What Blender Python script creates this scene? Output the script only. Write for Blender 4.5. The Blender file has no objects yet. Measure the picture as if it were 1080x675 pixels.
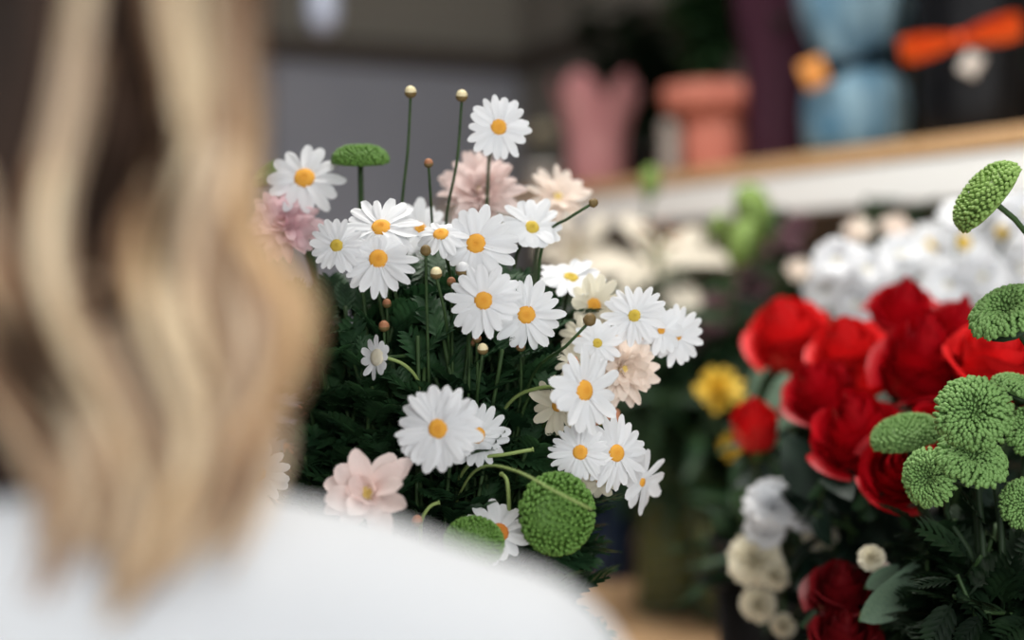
import bpy, math, random
import numpy as np
from mathutils import Vector, Matrix, Quaternion, Euler

rnd = random.Random(7)
PI = math.pi
SC = bpy.context.scene
COL = SC.collection

# ------------------------------------------------------------------ camera
YAW, PITCH, FPX = math.radians(-24.5), math.radians(-1.55), 1500.0
CAM = Vector((0, 0, 1.40))
cam_rot = Euler((PI / 2 + PITCH, 0, YAW)).to_matrix()
CR, CU, CB = cam_rot.col[0].copy(), cam_rot.col[1].copy(), cam_rot.col[2].copy()   # right, up, towards the camera
cd = bpy.data.cameras.new('camera')
cam = bpy.data.objects.new('camera', cd)
COL.objects.link(cam)
cam.matrix_world = Matrix.Translation(CAM) @ cam_rot.to_4x4()
cd.lens, cd.sensor_width, cd.sensor_fit = 50, 36, 'HORIZONTAL'
cd.clip_start = 0.02
cd.dof.use_dof = True
cd.dof.focus_distance = 0.85
cd.dof.aperture_fstop = 2.0
SC.camera = cam


def P(px, py, d):
    """where something stands that is seen along one direction at a distance d"""
    return CAM + CR * ((px - 540) / FPX * d) + CU * ((337.5 - py) / FPX * d) - CB * d


def facing(tx, ty, tz=1.0):
    return (CR * tx + CU * ty + CB * tz).normalized()


# ------------------------------------------------------------------ materials
def lin(c):
    return tuple(((v / 12.92) if v <= .04045 else ((v + .055) / 1.055) ** 2.4) for v in (x / 255 for x in c))


def mat(name, rgb, rough=.6, rgb2=None, scale=20, translucent=0, spec=.3, bump=0, stretch=None, metal=0, alpha=None, sss=0):
    m = bpy.data.materials.new(name)
    m.use_nodes = True
    nt = m.node_tree
    b = nt.nodes['Principled BSDF']
    b.inputs['Base Color'].default_value = (*lin(rgb), 1)
    b.inputs['Roughness'].default_value = rough
    b.inputs['Specular IOR Level'].default_value = spec
    b.inputs['Metallic'].default_value = metal
    if rgb2 or bump:
        tc = nt.nodes.new('ShaderNodeTexCoord')
        mp = nt.nodes.new('ShaderNodeMapping')
        mp.inputs['Scale'].default_value = stretch or (1, 1, 1)
        nz = nt.nodes.new('ShaderNodeTexNoise')
        nz.inputs['Scale'].default_value = scale
        nz.inputs['Detail'].default_value = 3
        nt.links.new(tc.outputs['Object'], mp.inputs[0])
        nt.links.new(mp.outputs[0], nz.inputs['Vector'])
    if rgb2:
        cr = nt.nodes.new('ShaderNodeValToRGB')
        cr.color_ramp.elements[0].position, cr.color_ramp.elements[1].position = .35, .65
        cr.color_ramp.elements[0].color = (*lin(rgb), 1)
        cr.color_ramp.elements[1].color = (*lin(rgb2), 1)
        nt.links.new(nz.outputs['Fac'], cr.inputs[0])
        nt.links.new(cr.outputs[0], b.inputs['Base Color'])
    if bump:
        bp = nt.nodes.new('ShaderNodeBump')
        bp.inputs['Strength'].default_value = bump
        bp.inputs['Distance'].default_value = .002
        nt.links.new(nz.outputs['Fac'], bp.inputs['Height'])
        nt.links.new(bp.outputs[0], b.inputs['Normal'])
    if translucent:
        tr = nt.nodes.new('ShaderNodeBsdfTranslucent')
        mx = nt.nodes.new('ShaderNodeMixShader')
        mx.inputs[0].default_value = translucent
        if rgb2:
            nt.links.new(cr.outputs[0], tr.inputs[0])
        else:
            tr.inputs[0].default_value = (*lin(rgb), 1)
        nt.links.new(b.outputs[0], mx.inputs[1])
        nt.links.new(tr.outputs[0], mx.inputs[2])
        nt.links.new(mx.outputs[0], nt.nodes['Material Output'].inputs[0])
    return m


def glass_mat(name, rgb, alpha):
    m = bpy.data.materials.new(name)
    m.use_nodes = True
    nt = m.node_tree
    tr = nt.nodes.new('ShaderNodeBsdfTransparent')
    tr.inputs[0].default_value = (*rgb, 1)
    mx = nt.nodes.new('ShaderNodeMixShader')
    mx.inputs[0].default_value = alpha
    b = nt.nodes['Principled BSDF']
    b.inputs['Roughness'].default_value = .08
    b.inputs['Base Color'].default_value = (*rgb, 1)
    nt.links.new(tr.outputs[0], mx.inputs[1])
    nt.links.new(b.outputs[0], mx.inputs[2])
    nt.links.new(mx.outputs[0], nt.nodes['Material Output'].inputs[0])
    return m


M = dict(
    white_petal=mat('white_petal', (232, 234, 237), .55, translucent=.25, spec=.2),
    cream_petal=mat('cream_petal', (232, 226, 205), .55, translucent=.25, spec=.2),
    disc=mat('orange_disc', (214, 146, 44), .75, (230, 174, 74), 260),
    disc_green=mat('yellow_green_disc', (184, 158, 50), .75, (208, 182, 80), 260),
    disc_brown=mat('rusty_disc', (180, 100, 34), .75, (208, 134, 54), 260),
    calyx=mat('calyx_green', (66, 96, 44), .6),
    stem=mat('stem_green', (40, 62, 32), .6, (56, 80, 42), 90),
    stem_pale=mat('pale_stem_green', (136, 156, 92), .55),
    pink=mat('pale_pink_petal', (242, 220, 218), .6, (250, 238, 232), 70, .38, .15),
    pink_deep=mat('rosy_pink_petal', (238, 204, 212), .6, (246, 224, 226), 70, .38, .15),
    blush=mat('blush_cream_petal', (244, 226, 216), .6, (250, 242, 230), 70, .38, .15),
    peach=mat('faded_peach_petal', (206, 138, 104), .6, (220, 166, 134), 70, .2, .15),
    pink_heart=mat('pink_flower_heart', (214, 190, 110), .7),
    mum=mat('green_mum', (128, 164, 82), .55, (160, 192, 110), 140, .12),
    mum_bright=mat('bright_green_mum', (74, 116, 44), .55, (120, 160, 78), 140, .1),
    mum_leaf=mat('mum_leaf', (34, 52, 30), .6),
    mum_cool=mat('cool_green_mum', (98, 142, 74), .55, (144, 180, 110), 140, .12),
    bud_base=mat('brown_bud_scales', (94, 78, 46), .6, (128, 106, 66), 300),
    bud_tip=mat('cream_bud_tip', (226, 212, 170), .6),
    bud_rust=mat('rusty_bud', (178, 126, 92), .6, (150, 96, 66), 300),
    rose=mat('red_rose_petal', (160, 4, 18), .42, (182, 8, 24), 30, .10, .28),
    rose_light=mat('bright_red_rose_petal', (208, 20, 26), .42, (222, 40, 40), 30, .12, .28),
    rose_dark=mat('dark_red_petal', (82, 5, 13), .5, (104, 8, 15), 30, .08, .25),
    leaf_dark=mat('dark_leaf', (26, 52, 30), .55, (44, 74, 42), 40, .15, .35),
    leaf_feather=mat('feathery_leaf', (28, 56, 34), .55, (50, 84, 50), 40, .18, .3),
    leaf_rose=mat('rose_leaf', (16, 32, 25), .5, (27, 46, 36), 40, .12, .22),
    leaf_shade=mat('shaded_leaf', (14, 28, 17), .55, (25, 43, 24), 40, .1, .12),  # leaf green darkened, the shade among the leaves put into the colour
    leaf_grey=mat('grey_green_leaf', (92, 116, 98), .5, (110, 134, 112), 40, .15, .35),
    leaf_mid=mat('mid_green_leaf', (52, 84, 44), .5, (70, 102, 58), 30, .15, .35),
    lily=mat('lily_petal', (214, 206, 190), .55, translucent=.2, spec=.2),
    lily_bud=mat('lily_bud_green', (108, 134, 64), .5, (128, 152, 84), 30),
    anther=mat('anther_rust', (150, 82, 36), .7),
    yellow=mat('yellow_petal', (224, 184, 50), .55, (232, 200, 80), 40, .2),
    mauve=mat('mauve_petal', (120, 88, 98), .6, (146, 112, 118), 40, .2),
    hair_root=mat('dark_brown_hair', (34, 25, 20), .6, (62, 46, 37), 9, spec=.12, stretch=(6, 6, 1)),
    hair_brown=mat('light_brown_hair', (140, 108, 82), .45, (168, 132, 102), 60, spec=.3, stretch=(4, 4, .4)),
    hair_blond=mat('blond_hair', (236, 208, 168), .45, (244, 224, 190), 60, spec=.3, stretch=(4, 4, .4)),
    hair_ash=mat('ash_blond_hair', (204, 178, 150), .45, (220, 196, 168), 60, spec=.3, stretch=(4, 4, .4)),
    hair_gold=mat('golden_hair', (226, 186, 138), .45, (234, 200, 156), 60, spec=.3, stretch=(4, 4, .4)),
    skin=mat('skin', (222, 178, 152), .5),
    shirt=mat('white_cotton', (203, 206, 210), .85, bump=.2, scale=400),
    navy=mat('navy_cotton', (22, 28, 42), .8),
    denim=mat('blue_denim', (48, 62, 88), .85, (58, 74, 100), 200),
    shoe=mat('white_leather', (210, 208, 204), .5),
    lip=mat('lips', (176, 96, 90), .5), eye=mat('eye_white', (236, 234, 230), .2), iris=mat('iris', (70, 52, 38), .2),
    wood=mat('oak_board', (186, 146, 104), .55, (206, 168, 126), 14, stretch=(1, 9, 1), bump=.15),
    table=mat('table_oak', (196, 156, 116), .5, (214, 178, 138), 10, stretch=(8, 1, 1), bump=.15),
    rail=mat('white_lacquer', (242, 241, 238), .45),
    steel=mat('bracket_steel', (120, 120, 120), .4, metal=.8),
    wall=mat('grey_plaster', (136, 139, 149), .8, (142, 144, 153), 3),
    wall_up=mat('taupe_panel', (112, 108, 100), .8, (116, 112, 104), 3),
    beam=mat('dark_beam', (66, 59, 54), .7),
    wall_side=mat('taupe_plaster', (118, 114, 107), .8, (124, 119, 112), 3),
    ceiling=mat('ceiling_paint', (215, 213, 208), .8), floor=mat('concrete_floor', (120, 114, 106), .6, (134, 128, 120), 4),
    bucket=mat('black_plastic', (22, 22, 24), .45), bucket_zinc=mat('zinc', (120, 124, 124), .45, (140, 144, 144), 20, metal=.6),
    bucket_navy=mat('navy_glaze', (22, 40, 66), .35), bucket_green=mat('olive_glaze', (60, 66, 30), .35),
    glass=glass_mat('clear_glass', (.80, .88, .82), .05), water=glass_mat('olive_water', (.36, .31, .08), .5),
    wrap_pink=mat('pink_tissue', (194, 132, 136), .7, (206, 150, 150), 20, .2), wrap_coral=mat('coral_paper', (184, 108, 92), .7, (196, 122, 104), 20),
    wrap_maroon=mat('maroon_paper', (52, 18, 36), .7), wrap_blue=mat('blue_tissue', (66, 108, 134), .6, (142, 174, 190), 16, .15, stretch=(1, 1, .5)),
    wrap_black=mat('black_foil', (9, 11, 15), .5, spec=.2), ribbon_dark=mat('dark_teal_ribbon', (20, 44, 58), .5), ribbon_orange=mat('orange_ribbon', (238, 82, 24), .5, (244, 104, 40), 30),
    tag_orange=mat('orange_tag', (206, 136, 66), .6), tag_white=mat('pale_tag', (206, 200, 192), .6), pot_grey=mat('grey_metal', (150, 140, 132), .4),
    bulb=mat('frosted_white_glass', (150, 156, 172), .3), cord=mat('cord_black', (20, 20, 20), .6), soil=mat('potting_soil', (30, 22, 16), .9),
)


def hair_roots(m):
    """grown-out darker roots: the strand colour itself changes with the height on her head"""
    nt = m.node_tree
    b = nt.nodes['Principled BSDF']
    src = b.inputs['Base Color'].links[0].from_socket
    tc = nt.nodes.new('ShaderNodeTexCoord')
    sp = nt.nodes.new('ShaderNodeSeparateXYZ')
    mr = nt.nodes.new('ShaderNodeMapRange')
    mr.inputs[1].default_value, mr.inputs[2].default_value = 1.43, 1.52
    mr.inputs[3].default_value, mr.inputs[4].default_value = 0, .8
    mx = nt.nodes.new('ShaderNodeMix')
    mx.data_type = 'RGBA'
    nt.links.new(tc.outputs['Object'], sp.inputs[0])
    nt.links.new(sp.outputs['Z'], mr.inputs[0])
    nt.links.new(mr.outputs[0], mx.inputs['Factor'])
    nt.links.new(src, mx.inputs[6])
    mx.inputs[7].default_value = (*lin((84, 62, 48)), 1)
    nt.links.new(mx.outputs[2], b.inputs['Base Color'])


for h in ('hair_brown', 'hair_blond', 'hair_ash', 'hair_gold'):
    hair_roots(M[h])

# ------------------------------------------------------------------ mesh helpers
class MB:
    def __init__(self):
        self.v, self.f, self.n, self.mi, self.cur = [], [], 0, [], 0

    def add(self, v, f):
        v = np.asarray(v, dtype=float)
        self.v.append(v)
        self.f += [tuple(i + self.n for i in q) for q in f]
        self.mi += [self.cur] * len(f)
        self.n += len(v)

    def addm(self, vf, m):
        v, f = vf
        A = np.array(m)
        self.add(np.asarray(v) @ A[:3, :3].T + A[:3, 3], f)

    def mesh(self, name, mats, smooth=True):
        me = bpy.data.meshes.new(name)
        me.from_pydata(np.concatenate(self.v).tolist(), [], self.f)
        for m in (mats if isinstance(mats, (list, tuple)) else [mats]):
            me.materials.append(m)
        if smooth:
            me.polygons.foreach_set('use_smooth', [True] * len(me.polygons))
        if any(self.mi):
            me.polygons.foreach_set('material_index', self.mi)
        me.update()
        return me


def vf_mesh(name, vf, m, smooth=True):
    b = MB()
    b.add(*vf)
    return b.mesh(name, m, smooth)


def link(name, data, parent=None, local=None, kind=None):
    o = bpy.data.objects.new(name, data)
    COL.objects.link(o)
    if parent is not None:
        o.parent = parent
    if local is not None:
        o.matrix_basis = local
    if kind:
        o['kind'] = kind
    return o


def thing(name, label, cat, loc=(0, 0, 0), group=None, rot=None):
    o = bpy.data.objects.new(name, None)
    o.empty_display_size = .02
    COL.objects.link(o)
    o.matrix_basis = Matrix.Translation(loc) @ (rot.to_4x4() if rot is not None else Matrix())
    o['label'], o['category'] = label, cat
    if group:
        o['group'] = group
    return o


def tag(o, label, cat, group=None, kind=None):
    o['label'], o['category'] = label, cat
    if group:
        o['group'] = group
    if kind:
        o['kind'] = kind
    return o


def frame(n, spin=0.0, at=(0, 0, 0), s=1.0):
    """matrix with +Z along n"""
    q = Vector((0, 0, 1)).rotation_difference(Vector(n).normalized())
    return Matrix.Translation(at) @ q.to_matrix().to_4x4() @ Matrix.Rotation(spin, 4, 'Z') @ Matrix.Scale(s, 4)


def grid_faces(nu, nv, closed_u=False):
    f = []
    for i in range(nv - 1):
        for j in range(nu if closed_u else nu - 1):
            a, b = i * nu + j, i * nu + (j + 1) % nu
            f.append((a, b, b + nu, a + nu))
    return f


def lathe(prof, n=32):
    v = [(r * math.cos(2 * PI * j / n), r * math.sin(2 * PI * j / n), z) for r, z in prof for j in range(n)]
    f = grid_faces(n, len(prof), True)
    return v, f


def sphere(n=12, m=8, sx=1, sy=1, sz=1):
    prof = [(max(1e-4, math.sin(PI * i / m)), -math.cos(PI * i / m)) for i in range(m + 1)]
    v, f = lathe(prof, n)
    return [(x * sx, y * sy, z * sz) for x, y, z in v], f


def box(x0, x1, y0, y1, z0, z1, bev=0.0):
    v = []
    for z, i in ((z0, bev), (z0 + bev, 0), (z1 - bev, 0), (z1, bev)) if bev else ((z0, 0), (z1, 0)):
        if bev:
            b = bev
            k = i
            v += [(x0 + b, y0 + k, z), (x1 - b, y0 + k, z), (x1 - k, y0 + b, z), (x1 - k, y1 - b, z), (x1 - b, y1 - k, z), (x0 + b, y1 - k, z), (x0 + k, y1 - b, z), (x0 + k, y0 + b, z)]
        else:
            v += [(x0, y0, z), (x1, y0, z), (x1, y1, z), (x0, y1, z)]
    n = 8 if bev else 4
    rows = len(v) // n
    f = grid_faces(n, rows, True) + [tuple(range(n))[::-1], tuple(range((rows - 1) * n, rows * n))]
    return v, f


def spline(pts, n):
    """centripetal catmull-rom through pts"""
    pts = [Vector(p) for p in pts]
    ex = [pts[0] * 2 - pts[1]] + pts + [pts[-1] * 2 - pts[-2]]
    kn = [0.0]
    for i in range(1, len(ex)):
        kn.append(kn[-1] + max(1e-5, (ex[i] - ex[i - 1]).length ** .5))
    out = []
    for i in range(n + 1):
        t = kn[1] + (kn[-2] - kn[1]) * i / n
        k = 1
        while k < len(ex) - 3 and t > kn[k + 1]:
            k += 1
        t0, t1, t2, t3 = kn[k - 1:k + 3]
        q0, q1, q2, q3 = ex[k - 1:k + 3]
        a1 = q0 * ((t1 - t) / (t1 - t0)) + q1 * ((t - t0) / (t1 - t0))
        a2 = q1 * ((t2 - t) / (t2 - t1)) + q2 * ((t - t1) / (t2 - t1))
        a3 = q2 * ((t3 - t) / (t3 - t2)) + q3 * ((t - t2) / (t3 - t2))
        b1 = a1 * ((t2 - t) / (t2 - t0)) + a2 * ((t - t0) / (t2 - t0))
        b2 = a2 * ((t3 - t) / (t3 - t1)) + a3 * ((t - t1) / (t3 - t1))
        out.append(b1 * ((t2 - t) / (t2 - t1)) + b2 * ((t - t1) / (t2 - t1)))
    return out


def tube(pts, rad, sides=7, flat=1.0, cap=True, side=None, ridges=0):
    v, f = [], []
    n = len(pts)
    prev = None
    for i, p in enumerate(pts):
        t = (pts[min(i + 1, n - 1)] - pts[max(i - 1, 0)]).normalized()
        a = side.copy() if side is not None else (prev if prev is not None else (Vector((1, 0, 0)) if abs(t.x) < .8 else Vector((0, 1, 0))))
        a = (a - t * a.dot(t)).normalized()
        prev = a
        b = t.cross(a)
        r = rad(i / (n - 1)) if callable(rad) else rad
        for k in range(sides):
            g = 2 * PI * k / sides
            rr = r * (1 + (.14 * math.cos(ridges * g) if ridges else 0))
            v.append(p + a * (math.cos(g) * rr) + b * (math.sin(g) * rr * flat))
    f = grid_faces(sides, n, True)
    if cap:
        f += [tuple(range(sides))[::-1], tuple(range((n - 1) * sides, n * sides))]
    return [tuple(x) for x in v], f


# ------------------------------------------------------------------ flower pieces (unit sized, shared)
def petal_vf(L=1, W=.17, bend=0., lift=0., cup=.03, notch=.03, nL=9, nW=7, base=.42, seed=0, twist=0.):
    r = random.Random(seed)
    ph = r.uniform(0, 6)
    v = []
    for i in range(nL):
        t = i / (nL - 1)
        w = W * (base + (1 - base) * math.sin(min(1, t / .62) * PI / 2)) * (1 - .16 * max(0, (t - .62) / .38) ** 2)
        for j in range(nW):
            s = -1 + 2 * j / (nW - 1)
            tip = max(0, (t - .6) / .4)
            x = L * (t - .13 * tip * abs(s) ** 2.4 - notch * tip ** 3 * (0.5 - .5 * math.cos(3 * PI * s + .2)))
            y = w * s * (1 - .12 * tip ** 3) + twist * t * t
            z = lift * t + bend * t * t + cup * s * s * (1 - .4 * t) - .012 * math.cos(2 * PI * s) * min(1, t * 3) + .012 * math.sin(ph + 5 * t)
            v.append((x, y, z))
    return v, grid_faces(nW, nL)


DAISY_P = [petal_vf(1, .150, b, l, c, n, base=.58, seed=i, twist=tw) for i, (b, l, c, n, tw) in enumerate(
    [(-.10, .10, .02, .02, 0), (-.16, .12, .03, .035, .04), (-.02, .05, -.03, .025, -.05), (-.24, .10, .04, .02, .02), (.06, .02, .05, .03, -.02)])]
PETALS = {}


def petal_mesh(key, vf, m):
    k = (key, m.name)
    if k not in PETALS:
        PETALS[k] = vf_mesh('petal', vf, m)
    return PETALS[k]


def disc_vf(bumps=150):
    b = MB()
    b.add(*lathe([(1, -.12), (1.0, .04), (.92, .2), (.7, .32), (.4, .38), (.12, .37), (.001, .36)], 24))
    tiny = sphere(6, 4)
    for i in range(bumps):
        q = math.sqrt((i + .5) / bumps)
        a = i * 2.399963
        z = .38 - .36 * q ** 2.4
        s = .062 + .02 * q
        b.addm(tiny, Matrix.Translation((q * math.cos(a) * .98, q * math.sin(a) * .98, z)) @ Matrix.Scale(s, 4))
    return np.concatenate(b.v), b.f


DISC = disc_vf()
CALYX = lathe([(.12, -.62), (.3, -.52), (.75, -.3), (1.0, -.02), (.96, .02), (.3, .02)], 14)
MESHES = {}


def shared(key, vf, m):
    k = (key, m.name)
    if k not in MESHES:
        MESHES[k] = vf_mesh(key, vf, m)
    return MESHES[k]


def stem_part(root, foot, pts, r0, r1, m, name='stem', n=22, sides=6):
    pts = [Vector(p) - foot for p in pts]
    v, f = tube(spline(pts, n), lambda t: r0 + (r1 - r0) * t, sides)
    return link(name, vf_mesh(name, (v, f), m), root)


class Bucket:
    """where a bunch of cut stems stands"""
    def __init__(self, x, y, z0, h, r):
        self.x, self.y, self.z0, self.h, self.r = x, y, z0, h, r
        self.k = 0

    def foot(self, head):
        self.k += 1
        a, q = self.k * 2.399963, .18 + .5 * ((self.k * .618) % 1)
        fx, fy = self.x + math.cos(a) * q * self.r * .75, self.y + math.sin(a) * q * self.r * .75
        f = Vector((fx, fy, self.z0 + .012))
        d = Vector((head.x - fx, head.y - fy, 0))
        if d.length > 1e-6:
            d = d.normalized()
        mx = Vector((self.x, self.y, self.z0 + self.h)) + d * min(self.r * .66, .055) + Vector((math.cos(a), math.sin(a), 0)) * self.r * .18
        return f, mx


TABLE_Z = .95


def stem_path(bk, head, n, back=.045, sag=0):
    f, mth = bk.foot(head)
    pre = head - n * back
    if pre.z < mth.z + .01:
        pre.z = mth.z + .01
    mid = mth.lerp(pre, .55) + Vector((0, 0, .02))
    return f, [f, mth, mid, pre, head]


def daisy(px, py, R, tx, ty, d, label, bk, n=18, disc='disc', petal='white_petal', disc_r=.25, gap=(), cone=0., stem=None, group='white daisies in the big bunch', double=False, name='daisy', short=None):
    """gap: angular ranges (degrees, in the face) without petals; cone: how far the petals are swept back"""
    c = P(px, py, d)
    nrm = facing(tx, ty)
    rr = R / FPX * d
    rd = rr * disc_r
    f, path = stem_path(bk, c - nrm * rd * .5, nrm)
    root = thing(name, label, 'flower', f, group)
    F = frame(nrm, 0, c - f)
    spin = rnd.uniform(0, 1)
    rows = [(n, 0.0, 1.0)] + ([(n - 4, -.03, 1.05)] if double else [])
    for cnt, dz, ls in rows:
        for i in range(cnt):
            a = (i + spin + rnd.uniform(-.16, .16)) * 2 * PI / cnt + (.5 * 2 * PI / cnt if dz else 0)
            if any(g0 <= math.degrees(a) % 360 <= g1 for g0, g1 in gap):
                continue
            k = rnd.randrange(len(DAISY_P))
            ln = (rr - rd * .8) * ls * rnd.uniform(.88, 1.10)
            if short:
                w_ = F.to_3x3() @ Vector((math.cos(a), math.sin(a), 0))
                ln *= 1 - (1 - short[2]) * max(0, w_.dot(CR) * short[0] + w_.dot(CU) * short[1])
            wd = min(1.3, 19 / cnt) * rnd.uniform(.85, 1.2) * rr * (1 - disc_r * .5)
            lm = (F @ Matrix.Rotation(a, 4, 'Z') @ Matrix.Translation((rd * .8, 0, dz * rr + (i % 2) * .02 * rr))
                  @ Matrix.Rotation(cone + rnd.uniform(-.14, .17), 4, 'Y') @ Matrix.Rotation(rnd.uniform(-.25, .25), 4, 'X') @ Matrix.Diagonal((ln, wd, ln, 1)))
            link('petal', petal_mesh('daisy%d' % k, DAISY_P[k], M[petal]), root, lm)
    link('disc', shared('disc', DISC, M[disc]), root, F @ Matrix.Scale(rd, 4))
    link('calyx', shared('calyx', CALYX, M['calyx']), root, F @ Matrix.Scale(rd * 1.05, 4))
    stem_part(root, f, path, .0016, .0011, M['stem'])
    return root


def bud(px, py, r, d, label, bk, tx=0, ty=1.2, tip='bud_tip', base='bud_base', via=None, group='unopened daisy buds'):
    c = P(px, py, d)
    nrm = facing(tx, ty, .35)
    rr = r / FPX * d
    f, path = stem_path(bk, c - nrm * rr * .6, nrm, .03)
    if via:
        path = path[:2] + [P(*v) for v in via] + [c - nrm * rr * .6]
    root = thing('daisy_bud', label, 'flower bud', f, group)
    F = frame(nrm, rnd.uniform(0, 6), c - f, rr)
    b = MB()
    b.add(*lathe([(.15, -1.0), (.6, -.86), (.95, -.45), (1.0, -.1), (.92, .1), (.7, .14)], 14))
    sc = petal_vf(.7, .26, -.12, 0, .05, 0, 5, 3)
    for k in range(10):
        b.addm(sc, Matrix.Rotation(k * 2 * PI / 10, 4, 'Z') @ Matrix.Translation((.82, 0, -.5)) @ Matrix.Rotation(-PI / 2 + .12, 4, 'Y') @ Matrix.Rotation(PI, 4, 'X'))
    link('scale_cup', b.mesh('scale_cup', M[base]), root, F)
    link('tip', shared('bud_tip', lathe([(.95, 0), (.9, .35), (.68, .72), (.35, .95), (.001, 1.02)], 14), M[tip]), root, F)
    stem_part(root, f, path, .0013, .0009, M['stem'], n=26)
    return root


def pom(N, prof, size, seed, curl=.5, long=1.0):
    """tight head of many small florets on the dome prof(q) -> (radius, height, lean)"""
    r = random.Random(seed)
    b = MB()
    b.add(*lathe([(.1, -.28)] + [(prof(q)[0] * .93, prof(q)[1] - .10) for q in np.linspace(1, .02, 12)], 20))
    fl = []
    for k in range(5):
        pts = [Vector((0, 0, 0)), Vector((.45, 0, .06)), Vector((.72, 0, .24)), Vector((.72 - .25 * curl, 0, .30 + .38 * curl))]
        fl.append(tube(pts, lambda t: .36 * (.6 + .55 * math.sin(min(1, t * 1.25) * PI / 2)) * (1 if t < .95 else .55), 5, .8))
    for i in range(N):
        q = math.sqrt((i + .6) / N)
        a = i * 2.399963 + r.uniform(-.06, .06)
        rad, z, lean = prof(q)
        s = size * ((.85 + .25 * q) if curl < .5 else (.55 + .6 * q)) * r.uniform(.85, 1.15)
        m = Matrix.Rotation(a, 4, 'Z') @ Matrix.Translation((rad - s * .4 * long, 0, z - s * .2)) @ Matrix.Rotation(-lean + r.uniform(-.15, .15), 4, 'Y') @ Matrix.Rotation(r.uniform(-.3, .3), 4, 'Z') @ Matrix.Diagonal((s * long, s, s, 1))
        b.addm(fl[i % 5], m)
    return np.concatenate(b.v), b.f


POM = {
    'button': pom(330, lambda q: (1.0 * math.sin(min(1, q) * 1.75), .46 * math.cos(q * 2.0) - .12 * math.exp(-(q / .35) ** 2), 1.45 - q * 1.7), .17, 1, .3, 1.0),
    'ring': pom(330, lambda q: (q ** .85 * .96, .40 * math.sin(min(1, (q + .03)) * 2.55) - .04, 1.75 - q * 2.2), .17, 2, .8, 1.2),
    'spoon': pom(300, lambda q: (q ** .85 * .94, .46 * math.sin((q + .05) * 2.3) - .05, 1.8 - q * 2.1), .185, 3, 1.0, 1.25),
}


def green_mum(px, py, R, tx, ty, tz, d, label, bk, kind='ring', m='mum', spin=0, via=None, sy=1.0):
    c = P(px, py, d)
    nrm = facing(tx, ty, tz)
    rr = R / FPX * d
    f, path = stem_path(bk, c - nrm * rr * .25, nrm, .04)
    if via:
        path = path[:2] + [P(*v) for v in via] + [c - nrm * rr * .25]
    root = thing('green_chrysanthemum', label, 'flower', f, 'green button chrysanthemums')
    F = frame(nrm, spin, c - f, rr)
    link('floret_cushion', shared('floret_cushion_' + kind, POM[kind], M[m]), root, F @ Matrix.Diagonal((1, sy, 1, 1)), 'stuff')
    link('calyx', shared('mum_calyx', lathe([(.08, -.42), (.16, -.36), (.4, -.24), (.8, -.1), (.84, -.02), (.3, 0)], 16), M['mum_leaf']), root, F)
    stem_part(root, f, path, .0026, .0019, M['stem' if bk is not B_MUM or via else 'mum_leaf'])
    return root


def pink_mum(px, py, R, tx, ty, d, label, bk, m='pink', layers=((9, 1.2, .45), (12, .8, .7), (14, .42, .9), (15, .05, 1.0)), width=1.0, individual=True, cat_name='pink_chrysanthemum', group='pale pink blooms in the big bunch', heart='pink_heart'):
    c = P(px, py, d)
    nrm = facing(tx, ty)
    rr = R / FPX * d
    f, path = stem_path(bk, c - nrm * rr * .3, nrm)
    root = thing(cat_name, label, 'flower', f, group)
    F = frame(nrm, 0, c - f)
    b = MB()
    vs = [petal_vf(1, .17 * width, bb, ll, cc, .02, 8, 5, .5, seed=20 + i, twist=tw) for i, (bb, ll, cc, tw) in enumerate([(.18, -.1, .10, 0), (.05, -.02, .12, .05), (-.18, .08, .07, -.05)])]
    for n, lift, ln in layers:
        o = rnd.random()
        for i in range(n):
            a = (i + o + rnd.uniform(-.2, .2)) * 2 * PI / n
            L = rr * ln * rnd.uniform(.82, 1.08)
            k = rnd.randrange(3)
            lm = Matrix.Rotation(a, 4, 'Z') @ Matrix.Translation((rr * .06, 0, -rr * .04)) @ Matrix.Rotation(-lift + rnd.uniform(-.2, .15), 4, 'Y') @ Matrix.Rotation(rnd.uniform(-.4, .4), 4, 'X') @ Matrix.Diagonal((L, rr * rnd.uniform(.85, 1.15), L, 1))
            if individual:
                link('petal', petal_mesh('pink%d_%.2f' % (k, width), vs[k], M[m]), root, F @ lm)
            else:
                b.addm(vs[k], F @ lm)
    if not individual:
        link('corolla', b.mesh('corolla', M[m]), root)
    link('flower_heart', shared('flower_heart', DISC, M[heart]), root, F @ Matrix.Translation((0, 0, rr * .02)) @ Matrix.Scale(rr * .17, 4))
    link('calyx', shared('calyx', CALYX, M['calyx']), root, F @ Matrix.Translation((0, 0, -rr * .08)) @ Matrix.Scale(rr * .28, 4))
    stem_part(root, f, path, .0022, .0016, M['stem'])
    return root


# ---- roses
def rose_petal(a0, span, r, h, flare, z0=0., close=.0, seed=0):
    rr = random.Random(seed)
    nu, nv = 11, 9
    v = []
    w1, w2 = rr.uniform(0, 6), rr.uniform(0, 6)
    for i in range(nv):
        t = i / (nv - 1)
        for j in range(nu):
            s = -1 + 2 * j / (nu - 1)
            body = .30 + .70 * math.sin(min(1, t / .58) * PI / 2)
            top = max(0, (t - .55) / .45)
            rad = r * body * (1 - close * top ** 1.5) + flare * top ** 2.2 + .018 * math.sin(3 * s + w1) * top
            zz = z0 + h * (t - .30 * abs(s) ** 2.6 * t) - .55 * flare * top ** 3 + .02 * math.sin(4 * s + w2) * top
            ang = a0 + s * span * (.55 + .45 * math.sin(min(1, t / .5) * PI / 2))
            rad *= 1 + .05 * s          # one edge tucks under its neighbour
            v.append((rad * math.cos(ang), rad * math.sin(ang), zz))
    return v, grid_faces(nu, nv)


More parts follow.
